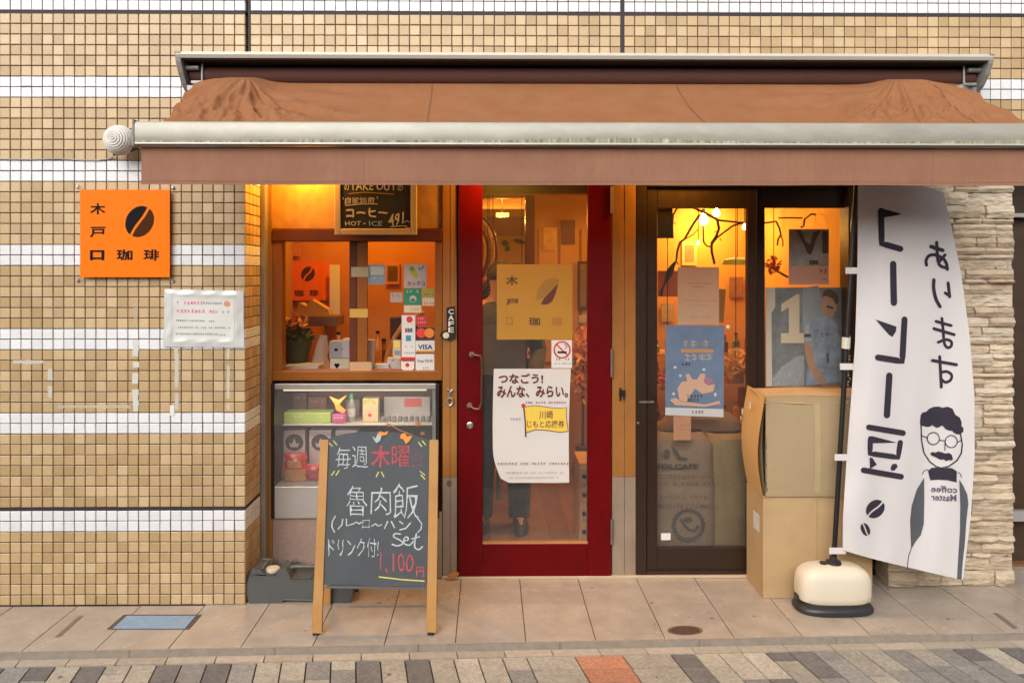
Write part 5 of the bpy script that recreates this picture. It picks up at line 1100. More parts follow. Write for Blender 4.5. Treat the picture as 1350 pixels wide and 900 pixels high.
loft(MB(), [sring(bcx, bcy, rx, ry, z, 2.9) for rx, ry, z in ((.172, .093, .0012), (.180, .098, .008), (.180, .098, .020), (.172, .092, .030), (.160, .084, .036), (.158, .082, .047))]).build('base_plate', M_bp, fs_, smooth=40)
loft(MB(), [sring(bcx, bcy, rx, ry, z, 3.4) for rx, ry, z in ((.150, .076, .0475), (.164, .082, .056), (.168, .084, .08), (.168, .084, .12), (.165, .082, .155), (.155, .077, .178), (.135, .066, .196), (.105, .05, .208), (.05, .025, .213))]).build('tank', mat('tank_cream', (.74, .66, .52), .45, ns=3, na=.05, bs=5, bm=.003, col2=(.66, .57, .43), ns2=5, na2=.5), fs_, smooth=40)
for s in (-1, 1): MB().box(bcx+s*.164-.010, bcx+s*.164+.010, bcy-.02, bcy+.02, .047, .072).build('clip', M_bp, fs_, bevel=.003)
px0, px1 = W(1098.5, 750, BYp), W(1128.5, 238, BYp)
MB().lathe([(.036, .2125), (.034, .222), (.018, .228), (.016, .245)], (px0.x, bcy, 0), 20).build('pole_socket', M_bp, fs_, smooth=35)
MB().lathe([(.016, .212), (.016, .221), (.010, .223)], (px0.x-.05, bcy-.005, 0), 14).build('filler_cap', M_bp, fs_, smooth=35)
d_ = (px1-px0).normalized(); ptop = px1+d_*.12
MB().tube([(px0.x, bcy, .218), px0+d_*.05, px1, ptop], .0115, 12).build('pole', mat('pole_black', (.012, .012, .013), .35, ns=20, na=.1), fs_, smooth=True)
pj = W(1115.3, 452, BYp-.004); MB().tube([pj-d_*.026, pj+d_*.026], .019, 10).build('pole_joint', mat('clip_pale2', (.62, .60, .52), .45), fs_, smooth=35)
MB().tube([ptop+Vector((-.01, 0, -.03)), ptop+Vector((.46, 0, -.05))], .006, 8).build('top_rod', MATS['pole_black'], fs_, smooth=True)
mb = MB(); r_ = random.Random(2)
for k in range(26): mb.obox(W(1119+1.4*math.sin(k*1.9), 440+4.2*k, BYp+.012), .006, .004, .010, Matrix.Rotation((k % 2)*1.0-.5, 3, 'Y'))
mb.build('cord', mat('cord_tan', (.30, .24, .17), .7), fs_)
def ip(tab, y):
    for (a, b), (c_, d) in zip(tab[:-1], tab[1:]):
        if y <= c_: return b+(d-b)*max(0, (y-a))/(c_-a)
    return tab[-1][1]
XLt = [(236, 1131.5), (350, 1130.5), (450, 1127.5), (520, 1122.5), (600, 1116.5), (680, 1111.5), (726, 1111)]
XRt = [(240, 1240), (262, 1246), (300, 1254.5), (360, 1267), (440, 1278), (520, 1284.5), (600, 1285), (680, 1280), (764, 1269.5)]
def ban_Y(x, y): return -.095+.016*math.sin((x-1118)/27+y/150)*min(1, (x-1105)/40)+.006*math.sin(x/9+y/60)*((y-230)/530)+.0035*math.sin(y/17+x/40)*math.exp(-(x-1120)/30)+.004*math.sin(x/15-y/35)
def ban(u, v):
    yt = 238 if u < .45 else 238+16*((u-.45)/.55)**1.6; yb_ = 724+40*u**.85
    y = yt+(yb_-yt)*v; xa, xb = ip(XLt, y), ip(XRt, y); x = xa+(xb-xa)*u; return W(x, y, ban_Y(x, y))
M_ban = thin_paper('banner_fabric', (.80, .755, .745), .2, rough=.8, ns=3, na=.02, bs=500, bm=.0002, spec=.2)
bn = thing('banner', 'tall white banner seen from behind with mirrored coffee bean lettering and a moustached barista', 'banner', W(1190, 764, -.09))
MB().sheet(ban, 48, 120, .0008).build('cloth', M_ban, bn, smooth=True)
for y in (357, 483.5, 603, 726):
    xa = 1128.5-(y-238)/(750-238)*30-4; xb = ip(XLt, min(y, 724))+5
    MB().box(W(xa-2, y, -.095).x, W(xb, y, -.095).x, -.0905, -.088, W(1115, y+4, -.09).z, W(1115, y-4.5, -.09).z).build('strap', mat('strap_white', (.70, .64, .62), .7), bn, bevel=.001)
fbn = lambda x, y: W(x, y, ban_Y(x, y)-.0024)
fbn2 = fbn; fbn.dense = 1
M_ink = mat('banner_ink', (.045, .038, .052), .9, spec=.05)
def dense_stroke(mb, pts, w_): return mb.stroke(pts, w_, fbn)
def char(name, strokes, polys=()):
    mb = MB(); MB.CR = strokes[0][1] < 5
    for pts, w_ in strokes: mb.stroke(pts, w_+(1.0 if w_ < 5 else 0), fbn)
    MB.CR = False
    for p in polys: mb.poly(p, fbn)
    mb.build('lettering', M_ink, bn)
char('ko', [([(1161.5, 278), (1162, 300), (1162.5, 321), (1187, 328)], 8)], [[(1158.5, 275), (1162, 274.5), (1187, 281.5), (1187, 283), (1164, 287), (1159, 285)]])
char('bar', [([(1177.5, 348), (1178.5, 399)], 8.5)])
char('hi', [([(1192.5, 421), (1191, 450), (1189.5, 476), (1157.5, 471)], 8)], [[(1154.5, 421), (1182, 430.5), (1181, 437), (1176.5, 444), (1172, 441)]])
char('bar', [([(1172.5, 495), (1171, 520), (1169.3, 547)], 8.5)])
char('mame', [([(1145.5, 563), (1190.5, 570.5)], 7.5), ([(1147.5, 579), (1147, 597.5), (1184, 602.5), (1187, 583)], 7), ([(1138.5, 619.5), (1188, 628)], 7.5)], [[(1144.5, 575), (1150, 574.5), (1182, 583), (1150, 584)], [(1146.5, 603), (1150, 603), (1156, 612), (1147, 618)], [(1174, 616), (1177, 611), (1182, 611), (1183.5, 615), (1179, 620), (1175, 620)]])
char('a', [([(1227.5, 325), (1243, 330)], 3.8), ([(1234.8, 319.5), (1236, 338), (1237, 345)], 3.2), ([(1221.5, 349.5), (1221, 343), (1225, 337), (1233, 336), (1243, 340.5), (1247.5, 347), (1249, 355)], 3.2), ([(1246, 336), (1238, 346), (1241, 351), (1248, 353)], 3)])
char('ri', [([(1231.2, 369), (1231, 380), (1234, 394), (1239.3, 404)], 3.6), ([(1250, 373), (1252, 391)], 3.2), ([(1252, 390), (1246, 386)], 2.6)])
char('ma', [([(1231.3, 433), (1258, 441)], 3.0), ([(1234, 423.5), (1254, 429)], 2.8), ([(1241.8, 419.5), (1243.5, 436), (1245, 452), (1249, 458), (1254, 456), (1254, 450), (1247, 447.5), (1237, 451)], 2.8)])
char('su', [([(1229.3, 475), (1261, 480.5)], 3.2), ([(1238.8, 470), (1240, 490), (1241, 510)], 3), ([(1240, 491), (1248, 489.5), (1254.5, 494), (1253, 501), (1246, 503.5), (1240.5, 499)], 2.8)])
mb = MB(); bean(mb, 1154, 670.5, 13.5, 11, -.75, 2.2, fbn, sc=.06); mb.build('bean_logo', M_ink, bn)
mb = MB(); bean(mb, 1141, 697.5, 9, 5.6, 1.15, 1.8, fbn, sc=.04); mb.build('bean_logo', M_ink, bn)
Z5 = lambda L: [(1150+x/5.63, 520+y/5.63) for x, y in L]
Z3 = lambda L: [(1090+x/3, 500+y/3) for x, y in L]
hair = Z5([(358, 232), (354, 200), (360, 150), (374, 132), (402, 126), (420, 106), (455, 90), (495, 88), (520, 97), (560, 89), (596, 104), (616, 148), (650, 170), (664, 205), (662, 232), (678, 250), (676, 275), (655, 292), (628, 294), (606, 282), (592, 268), (570, 266), (545, 256), (528, 236), (515, 228), (500, 240), (475, 246), (455, 232), (444, 226), (425, 238), (400, 238), (378, 232)])
MB().poly(hair, fbn).build('hair_print', M_ink, bn)
mb = MB(); cir = lambda cx, cy, r, n=22: [(cx+r*math.cos(2*PI*k/n), cy+r*math.sin(2*PI*k/n)) for k in range(n+1)]
mb.stroke(Z5([(362, 232), (366, 340), (383, 430), (425, 495), (475, 533), (515, 545)]), 1.7, fbn).stroke(Z5([(515, 545), (570, 530), (630, 487), (662, 430), (668, 370), (655, 292)]), 1.9, fbn)
mb.stroke(cir(1150+453/5.63, 520+325/5.63, 8), 1.3, fbn).stroke(cir(1150+586/5.63, 520+347/5.63, 8), 1.3, fbn).stroke(Z5([(498, 338), (540, 342)]), 1.3, fbn).stroke(Z5([(405, 318), (368, 305)]), 1.3, fbn).stroke(Z5([(632, 352), (662, 340)]), 1.3, fbn).stroke(Z5([(540, 345), (539, 412)]), 1.3, fbn)
mb.stroke(Z5([(370, 590), (385, 565), (405, 556), (420, 560)]), 1, fbn).stroke(Z5([(635, 575), (652, 585), (664, 615)]), 1, fbn).stroke(Z3([(334, 668), (323, 700), (318, 752)]), 1, fbn)
mb.build('face_print', M_ink, bn)
MB().poly(Z5([(428, 437), (448, 424), (466, 430), (490, 420), (515, 426), (540, 436), (570, 432), (590, 446), (600, 478), (585, 488), (565, 484), (550, 494), (530, 480), (505, 482), (485, 472), (465, 462), (440, 452)]), fbn).build('moustache_print', M_ink, bn)
MB().poly(Z5([(414, 567), (440, 542), (475, 540), (515, 550), (560, 542), (592, 545), (628, 568), (626, 650), (560, 634), (490, 630), (430, 634)]), fbn).build('collar_print', M_ink, bn)
M_ink2 = mat('banner_ink_worn', (.085, .088, .10), .8, ns=6, na=.12)
MB().poly(Z3([(385, 388), (386, 470), (384, 570), (372, 615), (352, 640), (334, 670), (330, 560), (336, 500), (356, 435)]), fbn).build('sleeve_print', M_ink2, bn)
MB().poly(Z3([(524, 395), (540, 420), (556, 455), (560, 490), (552, 560), (546, 650), (538, 720), (533, 792), (515, 788), (520, 700), (527, 600), (528, 500)]), fbn).build('sleeve_print', M_ink2, bn)
MB().text('coffee', 1227.5, 640, 1262, 649, fbn, bold=.02, mirror=True, skew=1.5).text('Master', 1227.5, 651, 1261, 660, fbn, bold=.02, mirror=True, skew=1.5).build('lettering', mat('ink_purple', (.12, .09, .15), .8), bn)
# ================================================================== INSIDE THE SHOP
M_wall = mat('warm_plaster', (.56, .30, .05), .8, ns=3, na=.12, col2=(.42, .20, .03), ns2=2, na2=.5)
M_ceil = wood('ceiling_boards', (.42, .23, .10), (.30, .15, .06), scale=(8, 1, 1))
fl = setting('shop_floor'); mf = [wood('floor_board_'+n, cc, c2, scale=(10, 1.5, 1), rough=.45) for n, cc, c2 in (('a', (.33, .17, .085), (.25, .12, .055)), ('b', (.28, .14, .065), (.21, .10, .045)))]
for i in range(44):
    x = -1.2+.12*i
    if x < 4.1: MB().box(x+.0008, x+.1192, .41, 5.3, -.003, .012).build('floor_board', mf[i % 2], fl)
MB().box(-1.24, 4.24, .41, 5.3, -.03, -.0035).build('subfloor', M_black, fl)
cl = setting('shop_ceiling'); MB().box(-1.24, 4.24, .42, 5.34, 2.262, 2.30).build('ceiling_panel', M_ceil, cl)
for y in (1.3, 2.4, 3.4, 4.4): MB().box(-1.2, 4.2, y, y+.09, 2.17, 2.261).build('beam', M_woodh, cl, bevel=.004)
MB().box(-.15, .60, .345, .41, 1.985, 2.24).build('door_lintel', mat('lintel_orange', (.62, .24, .03), .6, ns=6, na=.05), room)
MB().box(-1.26, -1.241, .34, 5.34, 0, 2.30).build('side_wall', M_wall, room); MB().box(4.1, 4.2, .61, 5.3, 0, 2.26).build('side_wall', M_wall, room)
MB().box(-1.24, 4.09, 5.20, 5.25, 0, 2.26).build('back_wall', M_wall, room)
XB = .34; MB().box(XB, 4.09, 2.05, 2.09, .0, 2.165).build('cafe_partition', M_wall, room)
MB().box(XB-.07, XB-.001, 2.02, 2.12, .012, 2.165).build('partition_post', M_woodd, room, bevel=.004)
MB().box(1.98, 2.02, .62, 2.045, 0, 2.165).build('side_partition', M_wall, room)
for i in range(5): MB().box(XB+.03+.16*i, XB+.17+.16*i, 2.035, 2.048, .9, 1.9).build('wall_panel', mat('panel_orange', (.50, .26, .05), .6, rand=.12, ns=4, na=.06), room, bevel=.004)

def lampthing(name, lab, cat, p, r, energy, emit, grp=None, col=WARM, cord=True, top=2.26, lr=.03):
    t = thing(name, lab, cat, p, grp); p = Vector(p)
    MB().lathe([(.001, -r), (r*.7, -r*.7), (r, 0), (r*.75, r*.7), (r*.35, r*1.3), (r*.3, r*1.9)], p, 16).build('bulb', mat('bulb_%s' % emit, (1, .72, .36), .4, emit=emit), t, smooth=True)
    if cord:
        MB().tube([p+Vector((0, 0, r*1.7)), p+Vector((0, 0, r*3))], r*.45, 10).build('socket', M_steeld, t); MB().tube([p+Vector((0, 0, r*2.8)), (p.x, p.y, top)], .003, 6).build('cord', M_black, t)
    if energy:
        l = bpy.data.lights.new('lamp', 'POINT'); l.energy = energy; l.color = col; l.shadow_soft_size = lr; o = bpy.data.objects.new('lamp', l); COL.objects.link(o); o.parent = t; o.location = (0, 0, -r-.035)
    return t
G2 = 'bare bulbs above the sliding door room'
lampthing('hanging_bulb', 'largest glowing bare bulb behind the top of the sliding door', 'bulb', W(928, 291, 1.78), .032, 9, 60, G2)
lampthing('hanging_bulb', 'bright bare bulb just right of the largest glowing bulb', 'bulb', W(944.5, 281, 1.85), .026, 4, 60, G2)
lampthing('hanging_bulb', 'tiny dim bulb low on the branch left of the bright bulbs', 'bulb', W(920.5, 321, 1.5), .012, 0, 6, G2)
lampthing('hanging_bulb', 'small bulb at the right edge of the sliding door pane', 'bulb', W(981.5, 300, 1.6), .016, 2, 20, G2)
lampthing('pendant_lamp', 'glowing ring lamp at the right edge of the poster window', 'lamp', W(1108, 356, 1.2), .022, 5, 10)
lampthing('pendant_lamp', 'yellow glowing strip lamp seen through the top of the red door', 'lamp', W(662, 283.5, 3.0), .012, 9, 10)
t = thing('strip_lamp', 'short yellow ceiling lamp glowing near the left of the door glass', 'lamp', W(662, 283, 2.9)); pbox(MB(), 654, 280.5, 671, 285.5, 2.86, .05).build('tube', mat('strip_yellow', (1, .72, .12), .5, emit=1.6), t, bevel=.004)
lampthing('spot_bulb', 'small round ceiling bulb right of the yellow strip lamp', 'bulb', W(708.5, 285.5, 2.7), .024, 12, 2.2, top=2.26)
# soffit lamps, then unseen ceiling fixtures added to fill the rooms with light
def fixture(x, y, e, lab, name='ceiling_lamp', z=2.25, size=.10, grp='unseen ceiling lamps added as fill', col=(1, .47, .05)):
    t = thing(name, lab, 'lamp', (x, y, z), grp)
    MB().lathe([(.055, 0), (.055, -.012), (.040, -.018)], (x, y, z), 20).build('ring', M_steel, t, smooth=35); MB().lathe([(.038, -.0185), (.038, -.021)], (x, y, z), 20).build('diffuser', mat('diffuser_glow', (1, .60, .26), .5, emit=3), t)
    l = bpy.data.lights.new('lamp', 'AREA'); l.shape = 'DISK'; l.size = size; l.energy = e; l.color = col; o = bpy.data.objects.new('lamp', l); COL.objects.link(o); o.parent = t; o.location = (0, 0, -.03); o.rotation_euler = (0, 0, 0)
ZS = zf-.021
fixture(-.93, .20, 6, 'soffit lamp over the shop window under the awning', z=ZS, grp='soffit lamps under the awning')
fixture(.08, .16, 6, 'soffit lamp over the red door under the awning', z=ZS, grp='soffit lamps under the awning')
fixture(1.0, .16, 5, 'soffit lamp over the dark sliding door under the awning', z=ZS, grp='soffit lamps under the awning')
fixture(-.72, .72, 6.5, 'unseen ceiling lamp added as fill above the counter behind the shop window', z=2.261)
fixture(.12, .9, 4.5, 'unseen ceiling lamp added as fill just inside the red door', z=2.261)
fixture(.1, 3.0, 15, 'unseen ceiling lamp added as fill deep inside the shop beyond the red door', z=2.261)
fixture(1.55, 1.0, 6, 'unseen ceiling lamp added as fill behind the poster window', z=2.261)
fixture(.7, 1.1, 5, 'unseen ceiling lamp added as fill behind the sliding door', z=2.261)

# seen through the red door
t = thing('framed_print', 'framed yellow print with green leaf sprigs on the far wall', 'picture', W(676, 352, 5.18)); pbox(MB(), 652, 311, 702.5, 375, 5.16, .03).build('frame', mat('frame_gold', (.62, .36, .08), .5), t, bevel=.006); pbox(MB(), 657, 315, 698, 371, 5.155, .004).build('print', mat('print_yellow', (.58, .34, .10), .6, ns=3, na=.1), t)
fp5 = onY(5.15); MB().disc(666, 321, 5, 4, fp5, rot=.5).disc(669, 328, 4, 3.4, fp5, rot=-.6).disc(684, 318, 7, 3, fp5, rot=.3).disc(694, 321, 4, 3, fp5, rot=.8).disc(680, 349, 10, 2, fp5).build('leaf_print', mat('print_green', (.07, .13, .06), .6), t)
t = thing('oval_ornament', 'large carved oval wooden ornament hanging at the left edge of the door glass', 'ornament', W(626, 380, 1.7))
for k, (rx, ry, th_, m) in enumerate(((28, 48, .011, M_woodd), (23, 42, .016, mat('orn_tan', (.45, .25, .10), .6, ns=40, na=.4)), (17, 34, .012, M_woodd), (12, 26, .012, MATS['orn_tan']))):
    MB().tube([W(627+rx*math.cos(a), 332+ry*math.sin(a), 1.7) for a in [2*PI*q/40 for q in range(41)]], th_, 8).build('ring', m, t, smooth=True)
MB().tube([W(627, 284, 1.7), W(627, 284, 1.7)+Vector((0, 0, .52))], .003).build('cord', M_black, t)
t = thing('leafy_plant', 'dark green leafy plant beyond the left of the door glass', 'plant', (W(640, 400, 2.6).x, 2.6, .012)); pc = W(640, 385, 2.6); leaf_cloud('foliage', mat('leaf_deep', (.05, .09, .025), .6), t, pc, (.16, .12, .16), 200, .05, 3)
MB().tube([(pc.x, pc.y, .2), pc], .015).build('trunk', M_woodd, t); MB().lathe([(.10, 0), (.14, .22), (.13, .22)], (pc.x, pc.y, .0125), 20).build('pot', mat('pot_terracotta', (.35, .13, .06), .7), t, smooth=35)
for (x, y, s, lab) in ((643, 437, 8, 'small glowing yellow paper lamp at the left of the door glass'), (650, 452, 6, 'smaller glowing paper lamp below and right of the first')):
    p = W(x, y, 1.5); r = s/195; t = thing('paper_lamp', lab, 'lamp', p); MB().lathe([(r*1.3, -r), (r*.4, r*1.1)], p, 14).build('shade', mat('paper_glow', (1, .60, .16), .6, emit=1.3), t, smooth=35); MB().tube([p+Vector((0, 0, r)), (p.x, p.y, 2.26)], .002, 5).build('cord', M_black, t)
M_lv = [mat('autumn_leaf_'+n, col, .6) for n, col in (('a', (.78, .30, .04)), ('b', (.62, .17, .03)), ('c', (.82, .45, .08)), ('d', (.40, .14, .03)))]
def garland(cen, rad, n, size, lab, seed, stalk=True):
    t = thing('autumn_branch', lab, 'branch', (cen[0], cen[1], .012)); leaf_cloud('foliage', M_lv, t, cen, rad, n, size, seed)
    MB().tube([(cen[0], cen[1], .25), (cen[0]+.01, cen[1], 1.0), cen], [.012, .008, .004]).build('stem', M_woodd, t); MB().lathe([(.05, 0), (.075, .15), (.05, .3), (.055, .33)], (cen[0], cen[1], .013), 18).build('vase', mat('vase_brown', (.12, .07, .04), .4), t, smooth=35)
    return t
garland(tuple(W(668, 468, 2.3)), (.20, .12, .10), 130, .045, 'orange autumn leaves in a vase above the white poster', 4)
garland(tuple(W(712, 463, 2.6)), (.15, .12, .12), 110, .045, 'second bunch of autumn leaves below the gold sheet', 6)
garland(tuple(W(768, 480, 1.75)), (.075, .10, .28), 150, .035, 'tall bunch of autumn leaves at the right edge of the door glass', 8)
t = thing('dark_picture', 'small dark framed picture at the right edge of the door glass', 'picture', W(769, 408, 1.98)); pbox(MB(), 762, 344, 776, 408, 2.0, .02).build('frame', mat('shade_dark', (.07,)*3), t, bevel=.004); pbox(MB(), 765, 348, 773, 404, 1.998, .003).build('print', mat('print_dim', (.20, .13, .07), .5, ns=9, na=.4), t)
tag(pbox(MB(), 763, 416, 774, 426, 2.02, .012).build('wall_switch', mat('switch_grey', (.45, .40, .34), .5), bevel=.003), 'small grey wall switch below the dark picture', 'switch')
t = thing('wooden_crates', 'column of pale wooden drawers beside the right edge of the door glass', 'drawers', (.66, .75, .012))
x0_, x1_ = W(764, 650, .70).x, W(764, 650, .70).x+.26
MB().box(x0_, x1_, .705, 1.0, .013, W(770, 611, .70).z).build('carcass', mat('crate_pine', (.55, .33, .15), .6, ns=8, na=.08), t, bevel=.003)
for k in range(4):
    z0 = .05+(W(770, 611, .70).z-.06)*k/4; z1 = .05+(W(770, 611, .70).z-.06)*(k+1)/4-.012
    d_b = MB().box(x0_+.008, x1_-.008, .692, .704, z0, z1).build('drawer', MATS['crate_pine'], t, bevel=.003); MB().lathe([(.012, 0), (.012, -.012)], ((x0_+.025), .692, (z0+z1)/2), 10, 'Y').build('knob', M_black, d_b)
t = thing('wooden_chair', 'orange wooden chair behind the standing person', 'chair', (.02, 1.5, .012))
mw = mat('chair_orange', (.52, .25, .08), .5, ns=6, na=.08)
for (x, y) in ((-.16, 1.35), (.16, 1.35)): MB().box(x+.0, x+.035, y, y+.035, .0125, .44).build('leg', mw, t, bevel=.003)
for (x, y) in ((-.16, 1.68), (.16, 1.68)): MB().box(x, x+.035, y, y+.035, .0125, .88).build('leg', mw, t, bevel=.003)
MB().box(-.18, .22, 1.33, 1.73, .441, .47).build('seat', mw, t, bevel=.006); MB().box(-.125, .16, 1.69, 1.71, .62, .86).build('backrest', mw, t, bevel=.004)

# person standing inside, mostly behind the poster
def person(px, py, H):
    t = thing('person', 'person in charcoal trousers and khaki apron standing inside behind the white poster', 'person', (px, py, .0125))
    k = H/1.66; z0 = .0125; hip = .86
    V = []; E = []; R = []
    def add(p, r, par=None):
        V.append((px+p[0]*k, py+p[1]*k, z0+p[2]*k)); R.append(r*k); i = len(V)-1
        if par is not None: E.append((par, i))
        return i
    root = add((0, 0, .92), .125); a = add((0, 0, 1.08), .115, root); ch = add((0, -.01, 1.26), .135, a); nk0 = add((0, 0, 1.40), .075, ch); nk = add((0, -.01, 1.46), .052, nk0)
    hd = add((0, -.015, 1.52), .07, nk); hd2 = add((0, -.012, 1.58), .082, hd); add((0, -.005, 1.635), .055, hd2)
    for s in (-1, 1):
        h = add((s*.10, 0, .84), .092, root); kn = add((s*.11, -.02, .47), .056, h); an = add((s*.115, .01, .09), .038, kn); ft = add((s*.12, -.08, .045), .036, an); add((s*.125, -.15, .035), .026, ft)
        sh = add((s*.155, 0, 1.36), .058, nk0); el = add((s*.235, .01, 1.10), .040, sh); wr = add((s*.20, -.17, .98), .027, el); pm_ = add((s*.18, -.23, .97), .030, wr); pe = add((s*.17, -.27, .965), .028, pm_)
        for q in range(4):
            f1_ = add((s*(.145+.018*q), -.295, .965-.002*q), .0095, pe); f2_ = add((s*(.143+.019*q), -.325+.004*abs(q-1.5), .950), .0085, f1_); add((s*(.145+.018*q), -.340+.006*abs(q-1.5), .928), .0075, f2_)
        t1 = add((s*.150, -.245, .985), .010, pm_); add((s*.135, -.270, .980), .009, t1)
    me = bpy.data.meshes.new('body'); me.from_pydata([Vector(v)-Vector(t.location) for v in V], E, []); me.materials.append(mat('skin', (.50, .29, .19), .55, ns=20, na=.05))
    o = bpy.data.objects.new('body', me); COL.objects.link(o); o.parent = t
    sk = o.modifiers.new('skin', 'SKIN'); sk.use_smooth_shade = True
    for i, sv in enumerate(me.skin_vertices[0].data if me.skin_vertices else []): pass
    return t, o, R, k
def skin_radii(o, R):
    if not o.data.skin_vertices:
        bpy.context.view_layer.objects.active = o
    d = o.data.skin_vertices[0].data
    for i, r in enumerate(R): d[i].radius = (r, r)
    d[0].use_root = True
pt, pb, R_b, kk = person(W(660, 600, 1.02).x, 1.02, 1.62)
try:
    skin_radii(pb, R_b); ss = pb.modifiers.new('smooth', 'SUBSURF'); ss.levels = 1; ss.render_levels = 2
except Exception as ex: print('SKIN', ex)
ox, oy = pt.location.x, pt.location.y
def cl_loft(name, rings, m, n=24):
    mb = MB(); loft(mb, [sring(ox+c_[0]*kk, oy+c_[1]*kk, rx*kk, ry*kk, .0125+z*kk, 2.2, n) for (c_, rx, ry, z) in rings]); return mb.build(name, m, pt, smooth=True)
M_tr = mat('charcoal_cloth', (.055, .057, .052), .9, ns=14, na=.2, bs=30, bm=.004); M_sh = mat('shirt_grey', (.07, .065, .062), .9, ns=12, na=.15, bs=30, bm=.004)
for s in (-1, 1): cl_loft('trouser_leg', [((s*.118, 0), .066, .072, .075), ((s*.118, 0), .072, .080, .25), ((s*.113, -.01), .080, .088, .48), ((s*.105, 0), .100, .115, .72), ((s*.095, 0), .105, .13, .90)], M_tr)
cl_loft('trouser_waist', [((0, 0), .185, .14, .82), ((0, 0), .19, .142, .92), ((0, 0), .165, .13, 1.03)], M_tr)
cl_loft('shirt', [((0, 0), .185, .145, .96), ((0, 0), .165, .13, 1.08), ((0, -.01), .185, .145, 1.25), ((0, 0), .175, .12, 1.36), ((0, 0), .10, .08, 1.42)], M_sh)
for s in (-1, 1):
    P_ = [Vector((ox+kk*x, oy+kk*y, .0125+kk*z)) for x, y, z in ((s*.135, 0, 1.385), (s*.185, 0, 1.33), (s*.238, .01, 1.11), (s*.225, -.07, 1.05), (s*.205, -.15, .99))]
    MB().tube(P_, [.07*kk, .068*kk, .054*kk, .05*kk, .042*kk], 14).build('sleeve', M_sh, pt, smooth=True)
    cl_loft('shoe', [((s*.122, -.05), .048, .125, .001), ((s*.122, -.05), .052, .130, .02), ((s*.120, -.045), .045, .115, .055), ((s*.116, .0), .040, .055, .085)], mat('shoe_black', (.02, .02, .02), .5))
MB().sheet(lambda u, v: (ox+kk*(-.02+.075*u*(1-.55*v)-.01), oy-kk*(.105+.03*math.sin(PI*u)), .0125+kk*(.95-.74*v)), 6, 12, .004).build('apron_tie', mat('khaki_cloth', (.22, .21, .12), .9, ns=12, na=.12), pt, smooth=True)
MB().sheet(lambda u, v: (ox+kk*(-.15+.30*u), oy-kk*(.155+.02*math.sin(PI*u)), .0125+kk*(1.28-.30*v)), 8, 8, .004).build('apron_bib', MATS['khaki_cloth'], pt, smooth=True)
def hr(u, v):
    a = 2*PI*u; e = PI*.56*v; r = .098; return (ox+kk*(r*.92*math.sin(e)*math.cos(a)), oy+kk*(.012+r*1.05*math.sin(e)*math.sin(a)), .0125+kk*(1.575+r*1.02*math.cos(e)))
MB().grid(hr, 24, 10).build('hair', mat('hair_black', (.012, .009, .008), .6, ns=60, na=.2), pt, smooth=True)
mb = MB(); hx = lambda x, y, z: Vector((ox+kk*x, oy+kk*y, .0125+kk*z))
for s in (-1, 1): mb.lathe([(.001, -.008), (.010, -.004), (.011, .002)], hx(s*.030, -.088, 1.568), 10, 'Y')
mb.build('eyes', M_black, pt); MB().prism([hx(-.010, -.088, 1.548), hx(.010, -.088, 1.548), hx(0, -.086, 1.575)], (0, -.014, 0)).build('nose', mat('skin', (.5,)*3), pt, smooth=True)
MB().tube([hx(-.020, -.082, 1.522), hx(0, -.088, 1.520), hx(.020, -.082, 1.522)], .0035, 6).build('mouth', mat('lip', (.35, .10, .08), .5), pt)
for s in (-1, 1): MB().lathe([(.018, -.004), (.014, .006)], hx(s*.090, .0, 1.555), 12, 'X').build('ear', MATS['skin'], pt, smooth=True)

# seen through the sliding door
M_br = mat('branch_bark', (.10, .045, .02), .8, ns=30, na=.3)
A5 = lambda L, Y=.95: [W(860+x/5.63, 260+y/5.63, Y) for x, y in L]
t = thing('hanging_branches', 'bare crooked branches hung behind the top of the sliding door glass', 'branches', W(930, 300, .95))
for L, r in (([(250, 40), (310, 80), (380, 110), (480, 165), (495, 230), (475, 290), (440, 340), (440, 400), (462, 495)], .008), ([(378, 215), (380, 330), (402, 360), (432, 368)], .005), ([(490, 170), (560, 178), (640, 186), (700, 188)], .007), ([(690, 185), (600, 210), (540, 255), (480, 300), (440, 350)], .006), ([(350, 130), (300, 205), (240, 310), (205, 335), (185, 400), (178, 470)], .007), ([(190, 70), (155, 130), (148, 220), (152, 305)], .006), ([(240, 312), (300, 280), (345, 232)], .004), ([(480, 250), (455, 262)], .003), ([(500, 300), (512, 325)], .003), ([(155, 190), (178, 196)], .003)):
    MB().tube(A5(L), r, 6).build('branch', M_br, t, smooth=True)
B5 = lambda L, Y=.95: [W(1000+x/6.92, 260+y/6.92, Y) for x, y in L]
t = thing('hanging_branches', 'thin bare branches hung above the animal photo sheet', 'branches', W(1045, 290, .95))
for L, r in (([(40, 235), (110, 228), (160, 220), (190, 280), (205, 340), (178, 385), (172, 440)], .006), ([(205, 350), (222, 400), (222, 450)], .004), ([(180, 190), (270, 188), (400, 190)], .005), ([(385, 275), (412, 262), (420, 200), (480, 155), (560, 160), (610, 140), (640, 95)], .006), ([(540, 158), (600, 120), (650, 100)], .004)):
    MB().tube(B5(L), r, 6).build('branch', M_br, t, smooth=True)
MB().tube(B5([(20, 590), (90, 625), (180, 680), (270, 730)]), .007, 6).build('branch', M_br, t, smooth=True)
t = thing('hanging_leaf', 'long grey green dried leaf hanging from the branches left of the cream notice', 'leaf', W(882, 385, .9))
MB().prism(A5([(170, 470), (180, 478), (160, 540), (140, 590), (105, 640), (85, 670), (75, 735), (48, 730), (60, 690), (85, 640), (100, 560), (130, 510)], .9), (0, .004, 0)).build('leaf', mat('leaf_slate', (.055, .07, .06), .7, ns=20, na=.3), t)
MB().tube([A5([(175, 472)], .9)[0], A5([(195, 500)], .9)[0]], .004).build('stalk', M_br, t)
